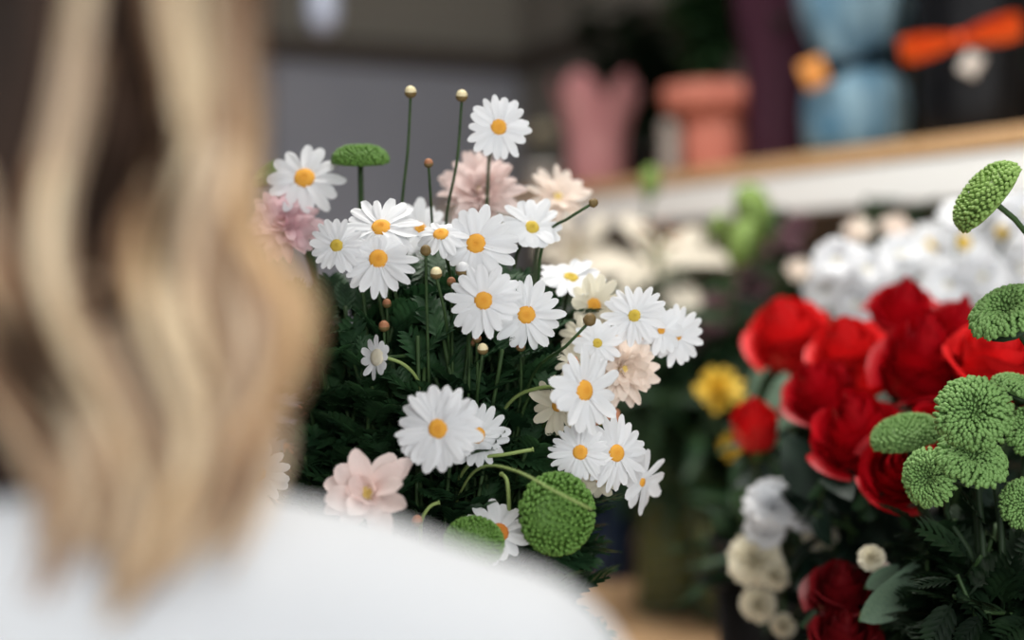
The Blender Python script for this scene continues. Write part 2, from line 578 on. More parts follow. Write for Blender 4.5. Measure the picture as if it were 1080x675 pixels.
def rose_set(open_=1.0, seed=0):
    r = random.Random(seed)
    out = []
    spec = [(3, .17, 1.04, -.02, .45), (3, .28, 1.06, .0, .38), (4, .42, 1.05, .03, .26), (4, .58, 1.0, .10, .14), (5, .74, .92, .22, .04)]
    if open_ > .5:
        spec.append((5, .86, .78, .34, 0))
    a = 0
    for li, (n, rad, h, fl, cl) in enumerate(spec):
        for i in range(n):
            a0 = a + i * 2 * PI / n + r.uniform(-.15, .15)
            out.append(rose_petal(a0, 2 * PI / n * .78, .70 * rad * (.8 + .2 * open_) * r.uniform(.9, 1.08), h * r.uniform(.9, 1.06), .62 * fl * open_ * r.uniform(.5, 1.5), -.07 * li, cl, seed * 50 + li * 7 + i))
        a += 1.1
    return out


ROSES = {'open': rose_set(1.0, 1), 'open2': rose_set(.9, 2), 'bud': rose_set(.35, 3)}
ROSE_SEPAL = petal_vf(.7, .14, -.5, .1, .03, 0, 7, 5, .9)


def leaf_vf(L=1., W=.3, fold=.12, bend=-.2, serr=.0, nL=12):
    v, f = [], []
    for i in range(nL):
        t = i / (nL - 1)
        w = W * math.sin(PI * t ** .82) ** .85 if 0 < t < 1 else .004
        w *= 1 + serr * (1 if i % 2 else -1)
        z = bend * t * t
        for s in (-1, -.5, 0, .5, 1):
            v.append((L * t - serr * .3 * abs(s) * (i % 2), w * s, z + fold * abs(s) * w * 3 + .012 * math.sin(9 * t + 3 * s)))
    return v, grid_faces(5, nL)


ROSE_LEAF = leaf_vf(1, .30, .10, -.22, .05)
BROAD_LEAF = leaf_vf(1, .24, .10, -.25, 0)
LONG_LEAF = leaf_vf(1, .10, .14, -.45, 0)


def feather_leaf():
    b = MB()
    b.add(*leaf_vf(1, .035, .1, -.25, 0, 8))
    for k, t in enumerate((.22, .36, .5, .64, .78, .9)):
        for s in (-1, 1):
            L = .40 * math.sin(PI * (t * .85 + .1)) + .08
            b.addm(leaf_vf(1, .17, .1, -.15, .12, 6), Matrix.Translation((t, 0, -.25 * t * t)) @ Matrix.Rotation(s * .75, 4, 'Z') @ Matrix.Rotation(s * .2, 4, 'X') @ Matrix.Scale(L, 4))
    return np.concatenate(b.v), b.f


FEATHER = feather_leaf()


def rose(px, py, R, tx, ty, tz, d, label, bk, kind='open', m='rose', spin=None, leaves=1, group='red roses in the dark bunch'):
    c = P(px, py, d)
    nrm = facing(tx, ty, tz)
    s = R / FPX * d / .66
    f, path = stem_path(bk, c - nrm * s * .62, nrm, .05)
    root = thing('red_rose', label, 'rose', f, group)
    F = frame(nrm, rnd.uniform(0, 6) if spin is None else spin, c - f - nrm * s * .42, s)
    for i, vf in enumerate(ROSES[kind]):
        link('petal', petal_mesh('rose_%s_%d' % (kind, i), vf, M[m]), root, F)
    for k in range(5):
        link('sepal', petal_mesh('rose_sepal', ROSE_SEPAL, M['leaf_dark']), root, F @ Matrix.Rotation(k * 2 * PI / 5, 4, 'Z') @ Matrix.Translation((.16, 0, -.22)) @ Matrix.Rotation(-.2, 4, 'Y'))
    link('hip', shared('rose_hip', lathe([(.07, -.5), (.17, -.42), (.22, -.3), (.3, -.2), (.2, -.1)], 12), M['calyx']), root, F)
    stem_part(root, f, path, .0032, .0024, M['stem'])
    return root


# ---- simple lathed bucket
def bucket(bk, label, m, name='flower_bucket', ears=True, group='flower buckets on the table', rim=True):
    root = thing(name, label, 'bucket', (bk.x, bk.y, bk.z0), group)
    r, h = bk.r, bk.h
    rb = r * .78
    link('body', vf_mesh('body', lathe([(.001, .004), (rb * .95, .004), (rb, .0), (rb + .0, .004), (r, h), (r - .003, h), (rb - .003, .008), (.001, .008)], 40), M[m]), root)
    if rim:
        link('rim', vf_mesh('rim', lathe([(r + .0035 * math.cos(a), h + .0035 * math.sin(a)) for a in np.linspace(0, 2 * PI, 9)], 40), M[m]), root)
    if ears:
        for s in (-1, 1):
            v, fc = tube(spline([Vector((s * r, -.022, h - .03)), Vector((s * (r + .016), -.014, h - .034)), Vector((s * (r + .016), .014, h - .034)), Vector((s * r, .022, h - .03))], 10), .003, 6)
            link('handle', vf_mesh('handle', (v, fc), M[m]), root)
    return root


def sprigs(name, label, bk, tips, leaf, m, nleaf, lsize, stem_m='stem', group=None, jit=.02, start=.35, droop=.4, cat='foliage', rr=None, stem_r=.0014, rise=(.2, .9)):
    """leafy stems out of a bucket, nobody could count the leaves: one object"""
    r = rr or random.Random(len(name) * 31 + len(tips))
    b = MB()
    for tip in tips:
        f, mth = bk.foot(tip)
        mid = mth.lerp(tip, .5) + Vector((r.uniform(-jit, jit), r.uniform(-jit, jit), .02))
        pts = spline([f, mth, mid, tip], 24)
        b.cur = 1
        b.add(*tube(pts, stem_r, 5))
        b.cur = 0
        for i in range(nleaf):
            t = start + (1 - start) * (i + r.random()) / nleaf
            k = min(23, int(t * 24))
            p = pts[k].lerp(pts[k + 1], t * 24 - k)
            tg = (pts[k + 1] - pts[k]).normalized()
            a = i * 2.4 + r.uniform(-.5, .5)
            q = Vector((0, 0, 1)).rotation_difference(tg)
            out = q @ Vector((math.cos(a), math.sin(a), 0))
            dr = (out * (1 if t < .97 else .3) + tg * r.uniform(*rise) - Vector((0, 0, r.uniform(0, droop)))).normalized()
            up = (tg + Vector((0, 0, .4))).normalized()
            y = up.cross(dr)
            y = y.normalized() if y.length > 1e-4 else Vector((1, 0, 0))
            y = Quaternion(dr, r.uniform(-.6, .6)) @ y
            z = dr.cross(y)
            s = lsize * r.uniform(.6, 1.15) * (1.1 - .35 * max(0, t - .7) / .3)
            mm = Matrix.Translation(p) @ Matrix((dr, y, z)).transposed().to_4x4() @ Matrix.Scale(s, 4)
            b.addm(leaf, mm)
    o = link(name, b.mesh(name, [M[m], M[stem_m]]))
    return tag(o, label, cat, group, 'stuff')


# ================================================================== the room
def struct(name, vf, m, smooth=False):
    o = link(name, vf_mesh(name, vf, M[m], smooth))
    o['kind'] = 'structure'
    return o


XR, YB, XL, YF, ZC = 1.74, 3.77, -2.1, -2.3, 2.75
struct('floor', box(XL - .1, XR + .1, YF, YB + .1, -.1, 0), 'floor')
struct('ceiling', box(XL - .1, XR + .1, YF, YB + .1, ZC, ZC + .1), 'ceiling')
struct('wall_back', box(XL - .1, XR + .1, YB, YB + .1, 0, 2.04), 'wall')
struct('wall_back_upper', box(XL - .1, XR + .1, YB + .01, YB + .1, 2.04, ZC), 'wall_up')
struct('trim_1', box(XL, XR, YB - .05, YB + .02, 2.0, 2.06, .006), 'beam')
struct('wall_right', box(XR, XR + .1, YF, YB, 0, ZC), 'wall_side')
struct('trim_2', box(XR - .03, XR + .02, 2.6, YB - .05, 2.0, 2.06, .006), 'beam')
struct('wall_left', box(XL - .1, XL, YF, YB, 0, ZC), 'wall')
struct('baseboard_back', box(XL, XR, YB - .015, YB + .01, 0, .09, .003), 'beam')

# ---- table
TX0, TX1, TY0, TY1 = .24, XR - .02, .60, 3.3
t = thing('display_table', 'long oak flower table running along the charcoal wall under the shelf', 'table', ((TX0 + TX1) / 2, (TY0 + TY1) / 2, 0))
off = Vector((-(TX0 + TX1) / 2, -(TY0 + TY1) / 2, 0))
def tpart(n, a, m):
    v, f = box(*a)
    link(n, vf_mesh(n, ([(x + off.x, y + off.y, z) for x, y, z in v], f), M[m], False), t)
tpart('table_top', (TX0, TX1, TY0, TY1, TABLE_Z - .035, TABLE_Z, .004), 'table')
for lx in (TX0 + .05, TX1 - .12):
    for ly in (TY0 + .06, TY1 - .13):
        tpart('leg', (lx, lx + .06, ly, ly + .06, 0, TABLE_Z - .035, .004), 'table')
tpart('apron', (TX0 + .06, TX0 + .085, TY0 + .12, TY1 - .13, TABLE_Z - .13, TABLE_Z - .035, .002), 'table')

# ---- shelf
SX0, SZ = 1.29, 1.592
sh = thing('wall_shelf', 'long oak shelf with white front rail on the charcoal wall', 'shelf', (1.5, 2.0, SZ))
def spart(n, a, m):
    v, f = box(*a)
    link(n, vf_mesh(n, ([(x - 1.5, y - 2.0, z - SZ) for x, y, z in v], f), M[m], False), sh)
spart('board', (SX0, XR, .6, 3.3, SZ - .026, SZ, .003), 'wood')
spart('front_rail', (SX0 + .004, SX0 + .03, .6, 3.3, SZ - .086, SZ - .0262, .003), 'rail')
for y in (.9, 1.9, 2.9):
    spart('bracket', (SX0 + .06, XR, y, y + .03, SZ - .06, SZ - .0262, .002), 'steel')

# ================================================================== buckets
def bk_at(px, d, r, h):
    p = P(px, 340, d)
    return Bucket(p.x, p.y, TABLE_Z, h, r)

B_DAISY = bk_at(468, .93, .088, .19)
B_MUM = bk_at(1085, .93, .075, .19)
B_ROSE = bk_at(935, 1.15, .085, .19)
B_WHITE = bk_at(985, 1.42, .085, .24)
B_STOCK = bk_at(822, 1.34, .062, .205)
B_LILY = bk_at(707, 1.93, .046, .22)
B_STEMS = bk_at(775, 1.88, .05, .25)
B_NAVY = bk_at(642, 2.16, .05, .23)
B_OLIVE = bk_at(612, 2.3, .055, .13)
B_REAR = bk_at(860, 1.78, .09, .22)
B_REAR2 = bk_at(1000, 1.72, .085, .22)
bucket(B_DAISY, 'black plastic bucket holding the daisy bunch behind the white shoulder', 'bucket')
bucket(B_MUM, 'black plastic bucket holding the green button chrysanthemums', 'bucket')
bucket(B_ROSE, 'black plastic bucket holding the red roses', 'bucket')
bucket(B_WHITE, 'zinc bucket holding the dense white chrysanthemums', 'bucket_zinc')
bucket(B_STOCK, 'dark bucket under the small white and cream carnations beside the wood', 'bucket')
bucket(B_NAVY, 'navy glazed pot showing below the drooping daisies', 'bucket_navy', 'flower_pot', False)
bucket(B_OLIVE, 'low dark olive pot standing on the bare oak table', 'bucket_green', 'flower_pot', False)
bucket(B_REAR, 'dark bucket of leafy stems under the shelf behind the stocks', 'bucket')
bucket(B_REAR2, 'dark bucket of leafy stems under the shelf behind the white chrysanthemums', 'bucket')


def glass_vase(bk, label, wh):
    root = thing('glass_vase', label, 'vase', (bk.x, bk.y, bk.z0), 'glass vases on the table')
    r, h = bk.r, bk.h
    link('glass_body', vf_mesh('glass_body', lathe([(.001, 0), (r * .96, 0), (r, .006), (r, h), (r - .003, h), (r - .003, .01), (.001, .01)], 36), M['glass']), root)
    link('water', vf_mesh('water', lathe([(.001, .0105), (r - .0035, .0105), (r - .0035, wh), (.001, wh)], 36), M['water']), root)
    return root


glass_vase(B_LILY, 'clear glass vase of olive water holding the lily stems', .15)
glass_vase(B_STEMS, 'clear glass vase with pale stems beside the black bucket', .10)

# ================================================================== the daisy bunch
B = B_DAISY
DA = [
    # px, py, R, tx, ty, d, kw, label
    (321, 188, 42, .05, .35, .93, dict(n=12, disc_r=.27), 'broad-petalled white daisy beside the flat green chrysanthemum, above the rosy pink bloom'),
    (355, 259, 30, -.15, .15, .83, dict(n=17, disc='disc_green', disc_r=.24), 'small white daisy with green-tinged disc beside the rosy pink bloom'),
    (402, 240, 43, -.05, .8, .85, dict(n=18), 'white daisy tipped up to the sky, over two others of its cluster'),
    (399, 273, 41, 0, .12, .832, dict(n=19, short=(0, 1, .5)), 'white daisy with round orange disc hanging lowest of the upper cluster'),
    (443, 242, 36, .5, .45, .93, dict(n=14, disc_r=.22), 'white daisy half hidden behind the sky-facing one, under the low brown bud'),
    (465, 247, 29, -.15, .95, .842, dict(n=15, disc_r=.29, cone=.35), 'white daisy with drooping petals and wide flat disc, beside the central large one'),
    (502, 257, 43, .02, .05, .845, dict(n=17, short=(-1, 0, .78)), 'large white daisy in front of the peach pink bloom'),
    (561, 240, 38, .25, .45, .89, dict(n=14, short=(0, -1, .6), disc='disc_green', disc_r=.21), 'white daisy with small yellow disc between peach pink blooms'),
    (510, 317, 40, -.03, .02, .83, dict(n=17), 'white daisy with sharp round disc, its petals overlapping the next daisy'),
    (555, 332, 40, .1, -.05, .85, dict(n=18), 'white daisy tucked under the petals of the sharp round-disced one'),
    (602, 293, 36, .25, 1.5, .92, dict(n=15, disc='disc_green', disc_r=.24), 'white daisy seen edge-on, flat, above the cupped blurred one'),
    (626, 322, 34, .3, .15, .91, dict(n=13, disc_r=.25, cone=-.5, petal='cream_petal'), 'cupped creamy daisy with orange disc, just above the thin-stalked brown bud'),
    (669, 333, 34, -.1, .1, .88, dict(n=18, disc='disc_green', disc_r=.21), 'white daisy with greenish disc over the cream pink bloom'),
    (714, 354, 33, .4, .05, .905, dict(n=16, disc_r=.17), 'white daisy at the outer edge of the bunch against dark leaves'),
    (697, 348, 28, .5, .05, .892, dict(n=14, disc_r=.18), 'white daisy sandwiched behind the outer one and the greenish-disced one'),
    (613, 356, 26, -.5, .5, .885, dict(n=12, disc_r=.26, petal='cream_petal'), 'small pale daisy behind the thin-stalked brown bud'),
    (630, 362, 27, .1, .2, .875, dict(n=13, disc='disc_green', disc_r=.2), 'small white daisy with tiny yellow disc above the cream pink bloom'),
    (605, 382, 23, -.3, .2, .88, dict(n=10, disc='disc_brown', disc_r=.28, petal='cream_petal'), 'little daisy with rusty disc and sparse cream petals'),
    (616, 412, 48, .8, .1, .82, dict(n=15, disc_r=.24, short=(-.9, .0, .8)), 'white daisy turned aside with upright petals beside the cream pink bloom'),
    (588, 428, 33, -.5, -.1, .845, dict(n=12, disc_r=.2, petal='cream_petal'), 'pale daisy peeping out behind the one turned aside'),
    (612, 477, 33, -.1, .1, .835, dict(n=22, disc='disc', disc_r=.25), 'white daisy just above the large green chrysanthemum'),
    (650, 478, 40, .5, .1, .86, dict(n=20, disc_r=.24), 'white daisy with fine petals next to the one above the green chrysanthemum'),
    (677, 509, 40, 1.1, -.25, .885, dict(n=11, short=(-1, 0, .6), disc_r=.13, petal='white_petal'), 'drooping white daisy hanging lowest at the outer edge of the bunch'),
    (633, 506, 26, .2, -.4, .87, dict(n=11, disc_r=.2, petal='cream_petal'), 'shaded pale daisy behind the large green chrysanthemum'),
    (462, 452, 46, -.12, .05, .79, dict(n=20, disc_r=.235, double=True), 'biggest, sharpest white daisy with two rows of petals over dark leaves'),
    (503, 459, 36, .35, -.1, .83, dict(n=16, disc_r=.26), 'white daisy half covered by the biggest double one'),
    (398, 377, 26, -.8, .1, .84, dict(n=11, disc_r=.36, disc='cream_petal', cone=-.1, short=(1, 0, .35)), 'half-open ragged white daisy alone in the dark leaves'),
    (526, 562, 39, .05, .6, .82, dict(n=14, short=(.5, -.8, .75), disc='disc_brown', disc_r=.28), 'white daisy with rusty disc at the lowest edge by the green chrysanthemum'),
    (526, 134, 35, .12, .0, .90, dict(n=17, disc_r=.25), 'white daisy standing highest, alone against the grey wall'),
    (272, 500, 34, .1, .3, .86, dict(n=15), 'white daisy mostly hidden by the blond hair above the shoulder'),
]
for a in DA:
    kw = dict(a[6])
    daisy(*a[:6], a[7], B, **kw)

pink_mum(300, 238, 45, -.15, .35, .93, 'rosy pink ruffled bloom beside the blond hair', B, 'pink_deep', width=.85, layers=((9, 1.25, .5), (14, .85, .75), (17, .45, .9), (18, .08, 1.0)))
pink_mum(506, 202, 46, -.1, .5, .97, 'peach pink ruffled bloom under the highest daisy', B, 'pink', width=.85, layers=((9, 1.25, .5), (14, .85, .75), (17, .45, .9), (18, .08, 1.0)))
pink_mum(588, 208, 34, .2, .45, 1.0, 'flat peach pink bloom with yellowish heart behind the small-disced daisy', B, 'blush', layers=((12, .55, .7), (14, .15, 1.05)))
pink_mum(657, 389, 42, .3, -.1, .89, 'cream pink ruffled bloom under the greenish-disced daisy', B, 'blush', width=.85, layers=((9, 1.25, .5), (14, .85, .75), (17, .45, .9), (18, .08, 1.0)))
pink_mum(388, 521, 54, -.1, .6, .79, 'large open pale pink bloom resting behind the white shoulder', B, 'pink', layers=((5, 1.0, .5), (7, .6, .9), (8, .15, 1.0)), width=1.35)
pink_mum(633, 448, 26, .3, .1, .92, 'faded peach bloom between the turned-aside daisy and the fine-petalled one', B, 'peach', layers=((8, .6, .8), (10, .2, 1.0)), width=1.5)
pink_mum(549, 492, 16, 0, .2, .93, 'small withered peach bloom above the large green chrysanthemum', B, 'peach', layers=((6, .7, .8), (8, .3, 1.0)), width=1.6)
pink_mum(331, 437, 19, 0, .2, .96, 'small withered peach bloom next to the blond hair', B, 'peach', layers=((6, .7, .8), (8, .3, 1.0)), width=1.6)
pink_mum(313, 486, 22, 0, .2, .96, 'small withered peach bloom low between hair and pale pink bloom', B, 'peach', layers=((6, .7, .8), (8, .3, 1.0)), width=1.6)

G = green_mum
G(590, 542, 41, .5, .1, 1.0, .81, 'large round green button chrysanthemum with a thin stem crossing it', B, 'button', 'mum_bright', sy=1.0)
G(500, 569, 30, .1, .8, .7, .80, 'green button chrysanthemum peeping over the white shoulder', B, 'button', 'mum_bright')
G(380, 165, 28, .0, 1.0, .2, .93, 'flat green chrysanthemum seen from the side against the grey wall', B, 'button', 'mum_bright')
G(284, 186, 21, -.5, .8, .5, .97, 'green chrysanthemum behind the broad-petalled daisy', B, 'ring', 'mum_bright')

BU = [
    (433, 97, 6.5, .90, 'tall cream-tipped bud, first along the grey wall', dict(via=[(424, 215, .91), (430, 160, .905)])),
    (487, 101, 6.5, .90, 'tall cream-tipped bud beside the highest daisy', dict(via=[(470, 240, .92), (482, 170, .905)])),
    (452, 172, 5, .89, 'short-stalked rusty bud above the half hidden daisy', dict(tip='bud_rust', via=[(456, 240, .91), (454, 205, .895)])),
    (626, 214, 5, .88, 'dark bud on a slanting stalk beside the small yellow-disced daisy', dict(tip='bud_base', tx=1, ty=.5, via=[(575, 250, .90), (600, 230, .885)])),
    (622, 337, 7, .83, 'shiny brown bud on a thin stalk in front of the cupped daisy', dict(tip='bud_base', tx=.5, via=[(560, 400, .87), (598, 364, .835)])),
    (460, 288, 6.5, .83, 'cream bud just below the wide flat disc', dict(via=[(474, 400, .87), (470, 335, .84)])),
    (449, 264, 6, .835, 'brown bud above the cream bud', dict(tip='bud_base')),
    (476, 297, 5, .85, 'small rusty bud beside the cream bud', dict(tip='bud_rust')),
    (488, 284, 8, .835, 'plump white bud under the large central daisy', dict(tx=-.1, ty=.9, tip='white_petal')),
    (509, 368, 6, .83, 'cream bud below the sharp round-disced daisy', dict(via=[(500, 470, .88), (504, 410, .84)])),
    (503, 357, 5, .845, 'rusty bud behind the cream one below the daisies', dict(tip='bud_rust')),
    (549, 366, 5, .86, 'rusty bud under the overlapped daisy', dict(tip='bud_rust')),
    (405, 344, 6, .86, 'rusty bud above the ragged half-open daisy', dict(tip='bud_rust')),
    (408, 320, 5, .87, 'faint rusty bud under the upper cluster', dict(tip='bud_rust')),
    (428, 403, 5, .88, 'rusty bud beside the curved stalk of the ragged daisy', dict(tip='bud_rust')),
    (440, 549, 6, .81, 'rusty bud between the pale pink bloom and the shoulder', dict(tip='bud_rust')),
    (497, 362, 4.5, .87, 'dim bud low among the leaves under the sharp daisy', dict(tip='bud_rust')),
]
for px, py, r, d, lab, kw in BU:
    bud(px, py, r, d, lab, B, **kw)


def cut_stalk(label, pts, r, m, group='bare stalks in the daisy bunch'):
    pp = [P(*p) for p in pts]
    root = thing('flower_stalk', label, 'stem', pp[0], group)
    stem_part(root, pp[0], pp, r, r * .85, M[m], 'stalk', 30)
    e = pp[-1] - pp[0]
    dr = (pp[-1] - pp[-2]).normalized()
    link('cut_end', shared('cut_end', lathe([(.001, -.3), (1.0, -.3), (1.15, .1), (1.0, .35), (.001, .4)], 10), M['stem_pale']), root, frame(dr, 0, e, r * 1.0))
    return root


cut_stalk('thin pale stalk curving across the large green chrysanthemum', [(430, 700, .95), (470, 560, .88), (505, 494, .82), (545, 497, .79), (585, 518, .778), (623, 537, .782)], .0009, 'stem_pale')
cut_stalk('short pale stalk pointing out from the half covered daisy', [(430, 700, .95), (470, 540, .88), (500, 486, .84), (535, 479, .83), (562, 474, .83)], .0013, 'stem_pale')
cut_stalk('pale stalk curving down to the ragged half-open daisy', [(450, 700, .95), (452, 480, .88), (441, 402, .85), (425, 384, .842), (406, 377, .842)], .0012, 'stem_pale')
cut_stalk('pale horizontal stalk leading to the daisy turned aside', [(480, 700, .95), (505, 500, .90), (540, 422, .86), (570, 409, .845), (597, 408, .835)], .0013, 'stem_pale')
cut_stalk('pale stalk curling down to the rusty-disced daisy', [(480, 700, .95), (535, 600, .90), (537, 540, .83), (534, 505, .825), (529, 500, .83)], .0014, 'stem_pale')
cut_stalk('pale hooked stalk beside the rusty bud by the shoulder', [(440, 700, .95), (445, 600, .86), (446, 545, .82), (455, 533, .82), (463, 530, .82)], .0013, 'stem_pale')

# foliage of the bunch
rr = random.Random(5)
tips = []
for i in range(330):
    x = rr.uniform(318, 578)
    top = 274 + .0018 * (x - 465) ** 2
    y = top + (rr.random() ** .9) * (300 if x < 525 else 190)
    tips.append(P(x, y, rr.uniform(.88 if y < 340 else .85, .94) if i % 3 else rr.uniform(.93, 1.05)))
sprigs('feathery_foliage', 'dark green feathery foliage filling the daisy bunch', B, tips, FEATHER, 'leaf_feather', 12, .042, group=None, start=.42, rr=rr, rise=(.5, 1.8), droop=.2)
tips = [P(rr.uniform(325, 600), rr.uniform(300, 560), rr.uniform(.92, 1.10)) for i in range(60)]
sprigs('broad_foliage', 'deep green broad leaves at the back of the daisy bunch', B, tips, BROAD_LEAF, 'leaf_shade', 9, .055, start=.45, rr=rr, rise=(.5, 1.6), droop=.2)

# ================================================================== green mums at the side
B = B_MUM
G(1038, 205, 41, -.8, .62, .0, .87, 'green chrysanthemum on a bare stem above the others, before the shelf rail', B, 'button', 'mum', via=[(1120, 330, .9), (1078, 240, .875)])
G(1066, 336, 40, -.55, .75, .45, .86, 'green chrysanthemum in front of the white chrysanthemums', B, 'spoon', 'mum_cool')
G(955, 456, 35, -.3, 1.0, .22, .93, 'flat green chrysanthemum lying edge-on over the open red rose', B, 'button', 'mum_cool')
G(1027, 438, 39, -.3, .3, 1.0, .855, 'green chrysanthemum facing out with a dark hollow centre', B, 'spoon', 'mum_cool')
G(1022, 490, 37, .1, .75, .75, .865, 'green chrysanthemum crowded under the hollow-centred one', B, 'spoon', 'mum_cool')
G(984, 504, 31, -.85, .1, .75, .87, 'green chrysanthemum turned to the roses, outermost of the tight cluster', B, 'spoon', 'mum_cool')
G(1078, 415, 32, .3, 1.0, .3, .88, 'green chrysanthemum seen edge-on above the tight cluster', B, 'ring', 'mum_cool')
G(1092, 458, 30, -.2, .4, 1, .87, 'green chrysanthemum half seen beyond the tight cluster, away from the roses', B, 'spoon', 'mum_cool')
G(1084, 533, 28, -.4, .3, 1, .86, 'green chrysanthemum lowest of them, over black shade', B, 'spoon', 'mum_cool')
tips = [P(rr.uniform(975, 1140), rr.uniform(540, 690), rr.uniform(.85, .98)) for i in range(56)]
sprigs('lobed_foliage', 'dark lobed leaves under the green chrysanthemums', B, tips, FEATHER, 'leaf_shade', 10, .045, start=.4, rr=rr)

# ================================================================== roses
B = B_ROSE
rose(829, 347, 43, -.35, .9, .5, 1.2, 'bright red rose standing apart before the white chrysanthemums', B, 'open2', 'rose_light')
rose(893, 365, 40, -.3, .9, .5, 1.12, 'bright red rose next to the one standing apart', B, 'open2', 'rose_light')
rose(953, 322, 34, 0, .9, .5, 1.16, 'red rose highest, reaching into the white chrysanthemums', B, 'open', 'rose')
rose(978, 374, 53, -.1, .9, .5, 1.04, 'largest red rose, in the middle of the bunch', B, 'open2', 'rose')
rose(1053, 370, 45, .1, .9, .5, 1.0, 'bright red rose below the green chrysanthemum', B, 'open', 'rose_light')
rose(861, 409, 36, -.5, .9, .5, 1.09, 'red rose under the bright pair, above the open gap', B, 'open2', 'rose')
rose(922, 405, 30, .1, .9, .5, 1.09, 'small red rose wedged in the middle of the bunch', B, 'open2', 'rose_light')
rose(905, 452, 50, -.35, .9, .5, 1.02, 'full red rose over dark leaves beside the edge-on green flower', B, 'open2', 'rose')
rose(948, 494, 37, -.1, .45, .9, .97, 'deep red rose opened to its spiral heart, lowest of the red ones', B, 'open', 'rose')
rose(796, 447, 34, -.15, .9, .5, 1.16, 'closed red rosebud alone between yellow blooms', B, 'bud', 'rose_light')
rose(1012, 342, 34, .1, .9, .5, 1.13, 'red rose half hidden behind the largest one', B, 'open', 'rose')
rose(996, 448, 33, .1, .9, .5, .99, 'red rose behind the tight green cluster', B, 'open', 'rose')
rose(1072, 408, 30, .1, .9, .5, 1.0, 'red rose behind the edge-on green flower of the cluster', B, 'open', 'rose')
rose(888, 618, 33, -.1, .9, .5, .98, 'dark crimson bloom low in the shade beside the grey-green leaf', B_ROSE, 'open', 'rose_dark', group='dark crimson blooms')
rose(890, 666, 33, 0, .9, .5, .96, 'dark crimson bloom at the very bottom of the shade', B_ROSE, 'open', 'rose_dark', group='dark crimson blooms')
tips = [P(rr.uniform(850, 1100), 470 + rr.random() * 190, rr.uniform(1.0, 1.16)) for i in range(34)]
tips += [P(rr.uniform(840, 1090), rr.uniform(380, 480), rr.uniform(1.14, 1.22)) for i in range(22)]
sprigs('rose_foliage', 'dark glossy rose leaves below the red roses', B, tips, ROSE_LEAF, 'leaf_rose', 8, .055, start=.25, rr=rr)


def leaf_stem(label, bk, px, py, d, dr, L, m, vf, group, roll=0.):
    """one big leaf on its stalk"""
    c = P(px, py, d)
    dv = facing(*dr)
    f, mth = bk.foot(c)
    root = thing('leaf_stem', label, 'leaf', f, group)
    path = [f, mth, mth.lerp(c, .6) + Vector((0, 0, .01)), c]
    stem_part(root, f, path, .0018, .0012, M['stem'], 'stalk')
    y = CB.cross(dv)
    y = (Quaternion(dv, roll) @ y).normalized()
    mm = Matrix((dv, y, dv.cross(y))).transposed().to_4x4()
    link('blade', vf_mesh('blade', vf, M[m]), root, Matrix.Translation(c - f) @ mm @ Matrix.Scale(L, 4))
    return root


leaf_stem('grey-green leaf slanting up beside the dark crimson bloom', B_ROSE, 907, 655, .93, (.8, .62, .1), .058, 'leaf_grey', BROAD_LEAF, 'single big leaves', .3)
leaf_stem('smaller grey-green leaf above the dark crimson bloom', B_ROSE, 913, 620, .95, (.8, .5, .1), .028, 'leaf_grey', BROAD_LEAF, 'single big leaves')
leaf_stem('broad green leaf rising above the white stocks', B_STOCK, 775, 545, 1.3, (.75, .62, -.1), .105, 'leaf_mid', BROAD_LEAF, 'single big leaves', -.3)
leaf_stem('pale green leaf behind the closed rosebud', B_STOCK, 815, 480, 1.45, (.1, 1, -.1), .13, 'leaf_grey', BROAD_LEAF, 'single big leaves')


# ================================================================== white mums, stocks, yellow blooms, lilies
def far_bloom(name, px, py, R, tx, ty, d, label, cat, bk, petal, group, disc='disc_green', n=((14, 0.05), (12, .35)), ruffle=False, width=1., disc_r=.2):
    c = P(px, py, d)
    nrm = facing(tx, ty)
    s = R / FPX * d
    f, path = stem_path(bk, c - nrm * s * .3, nrm, .05)
    root = thing(name, label, cat, f, group)
    F = frame(nrm, rnd.uniform(0, 6), c - f)
    b = MB()
    for cnt, lift in n:
        for i in range(cnt):
            a = (i + rnd.uniform(-.2, .2)) * 2 * PI / cnt
            k = rnd.randrange(5)
            L = s * rnd.uniform(.88, 1.08) * (1 - .25 * lift)
            b.addm(DAISY_P[k] if not ruffle else RUFFLE[k % 3], F @ Matrix.Rotation(a, 4, 'Z') @ Matrix.Translation((s * .05, 0, -s * .1)) @ Matrix.Rotation(-lift + rnd.uniform(-.15, .15), 4, 'Y') @ Matrix.Rotation(rnd.uniform(-.2, .2), 4, 'X') @ Matrix.Diagonal((L, s * 1.25 * width, L, 1)))
    link('corolla', b.mesh('corolla', M[petal]), root)
    if disc:
        link('disc', shared('disc', DISC, M[disc]), root, F @ Matrix.Scale(s * disc_r, 4))
    link('calyx', shared('calyx', CALYX, M['calyx']), root, F @ Matrix.Translation((0, 0, -s * .12)) @ Matrix.Scale(s * .25, 4))
    stem_part(root, f, path, .002, .0015, M['stem'])
    return root


def ruffle_vf(seed):
    r = random.Random(seed)
    v = []
    p1, p2 = r.uniform(0, 6), r.uniform(0, 6)
    for i in range(7):
        t = i / 6
        for j in range(9):
            s = -1 + j / 4
            a = s * .55
            rad = t * (1 + .06 * math.sin(9 * s + p1) * t)
            v.append((rad * math.cos(a), rad * math.sin(a), .10 * t * t * math.sin(7 * s + p2) + .15 * t))
    return v, grid_faces(9, 7)


RUFFLE = [ruffle_vf(i) for i in range(3)]

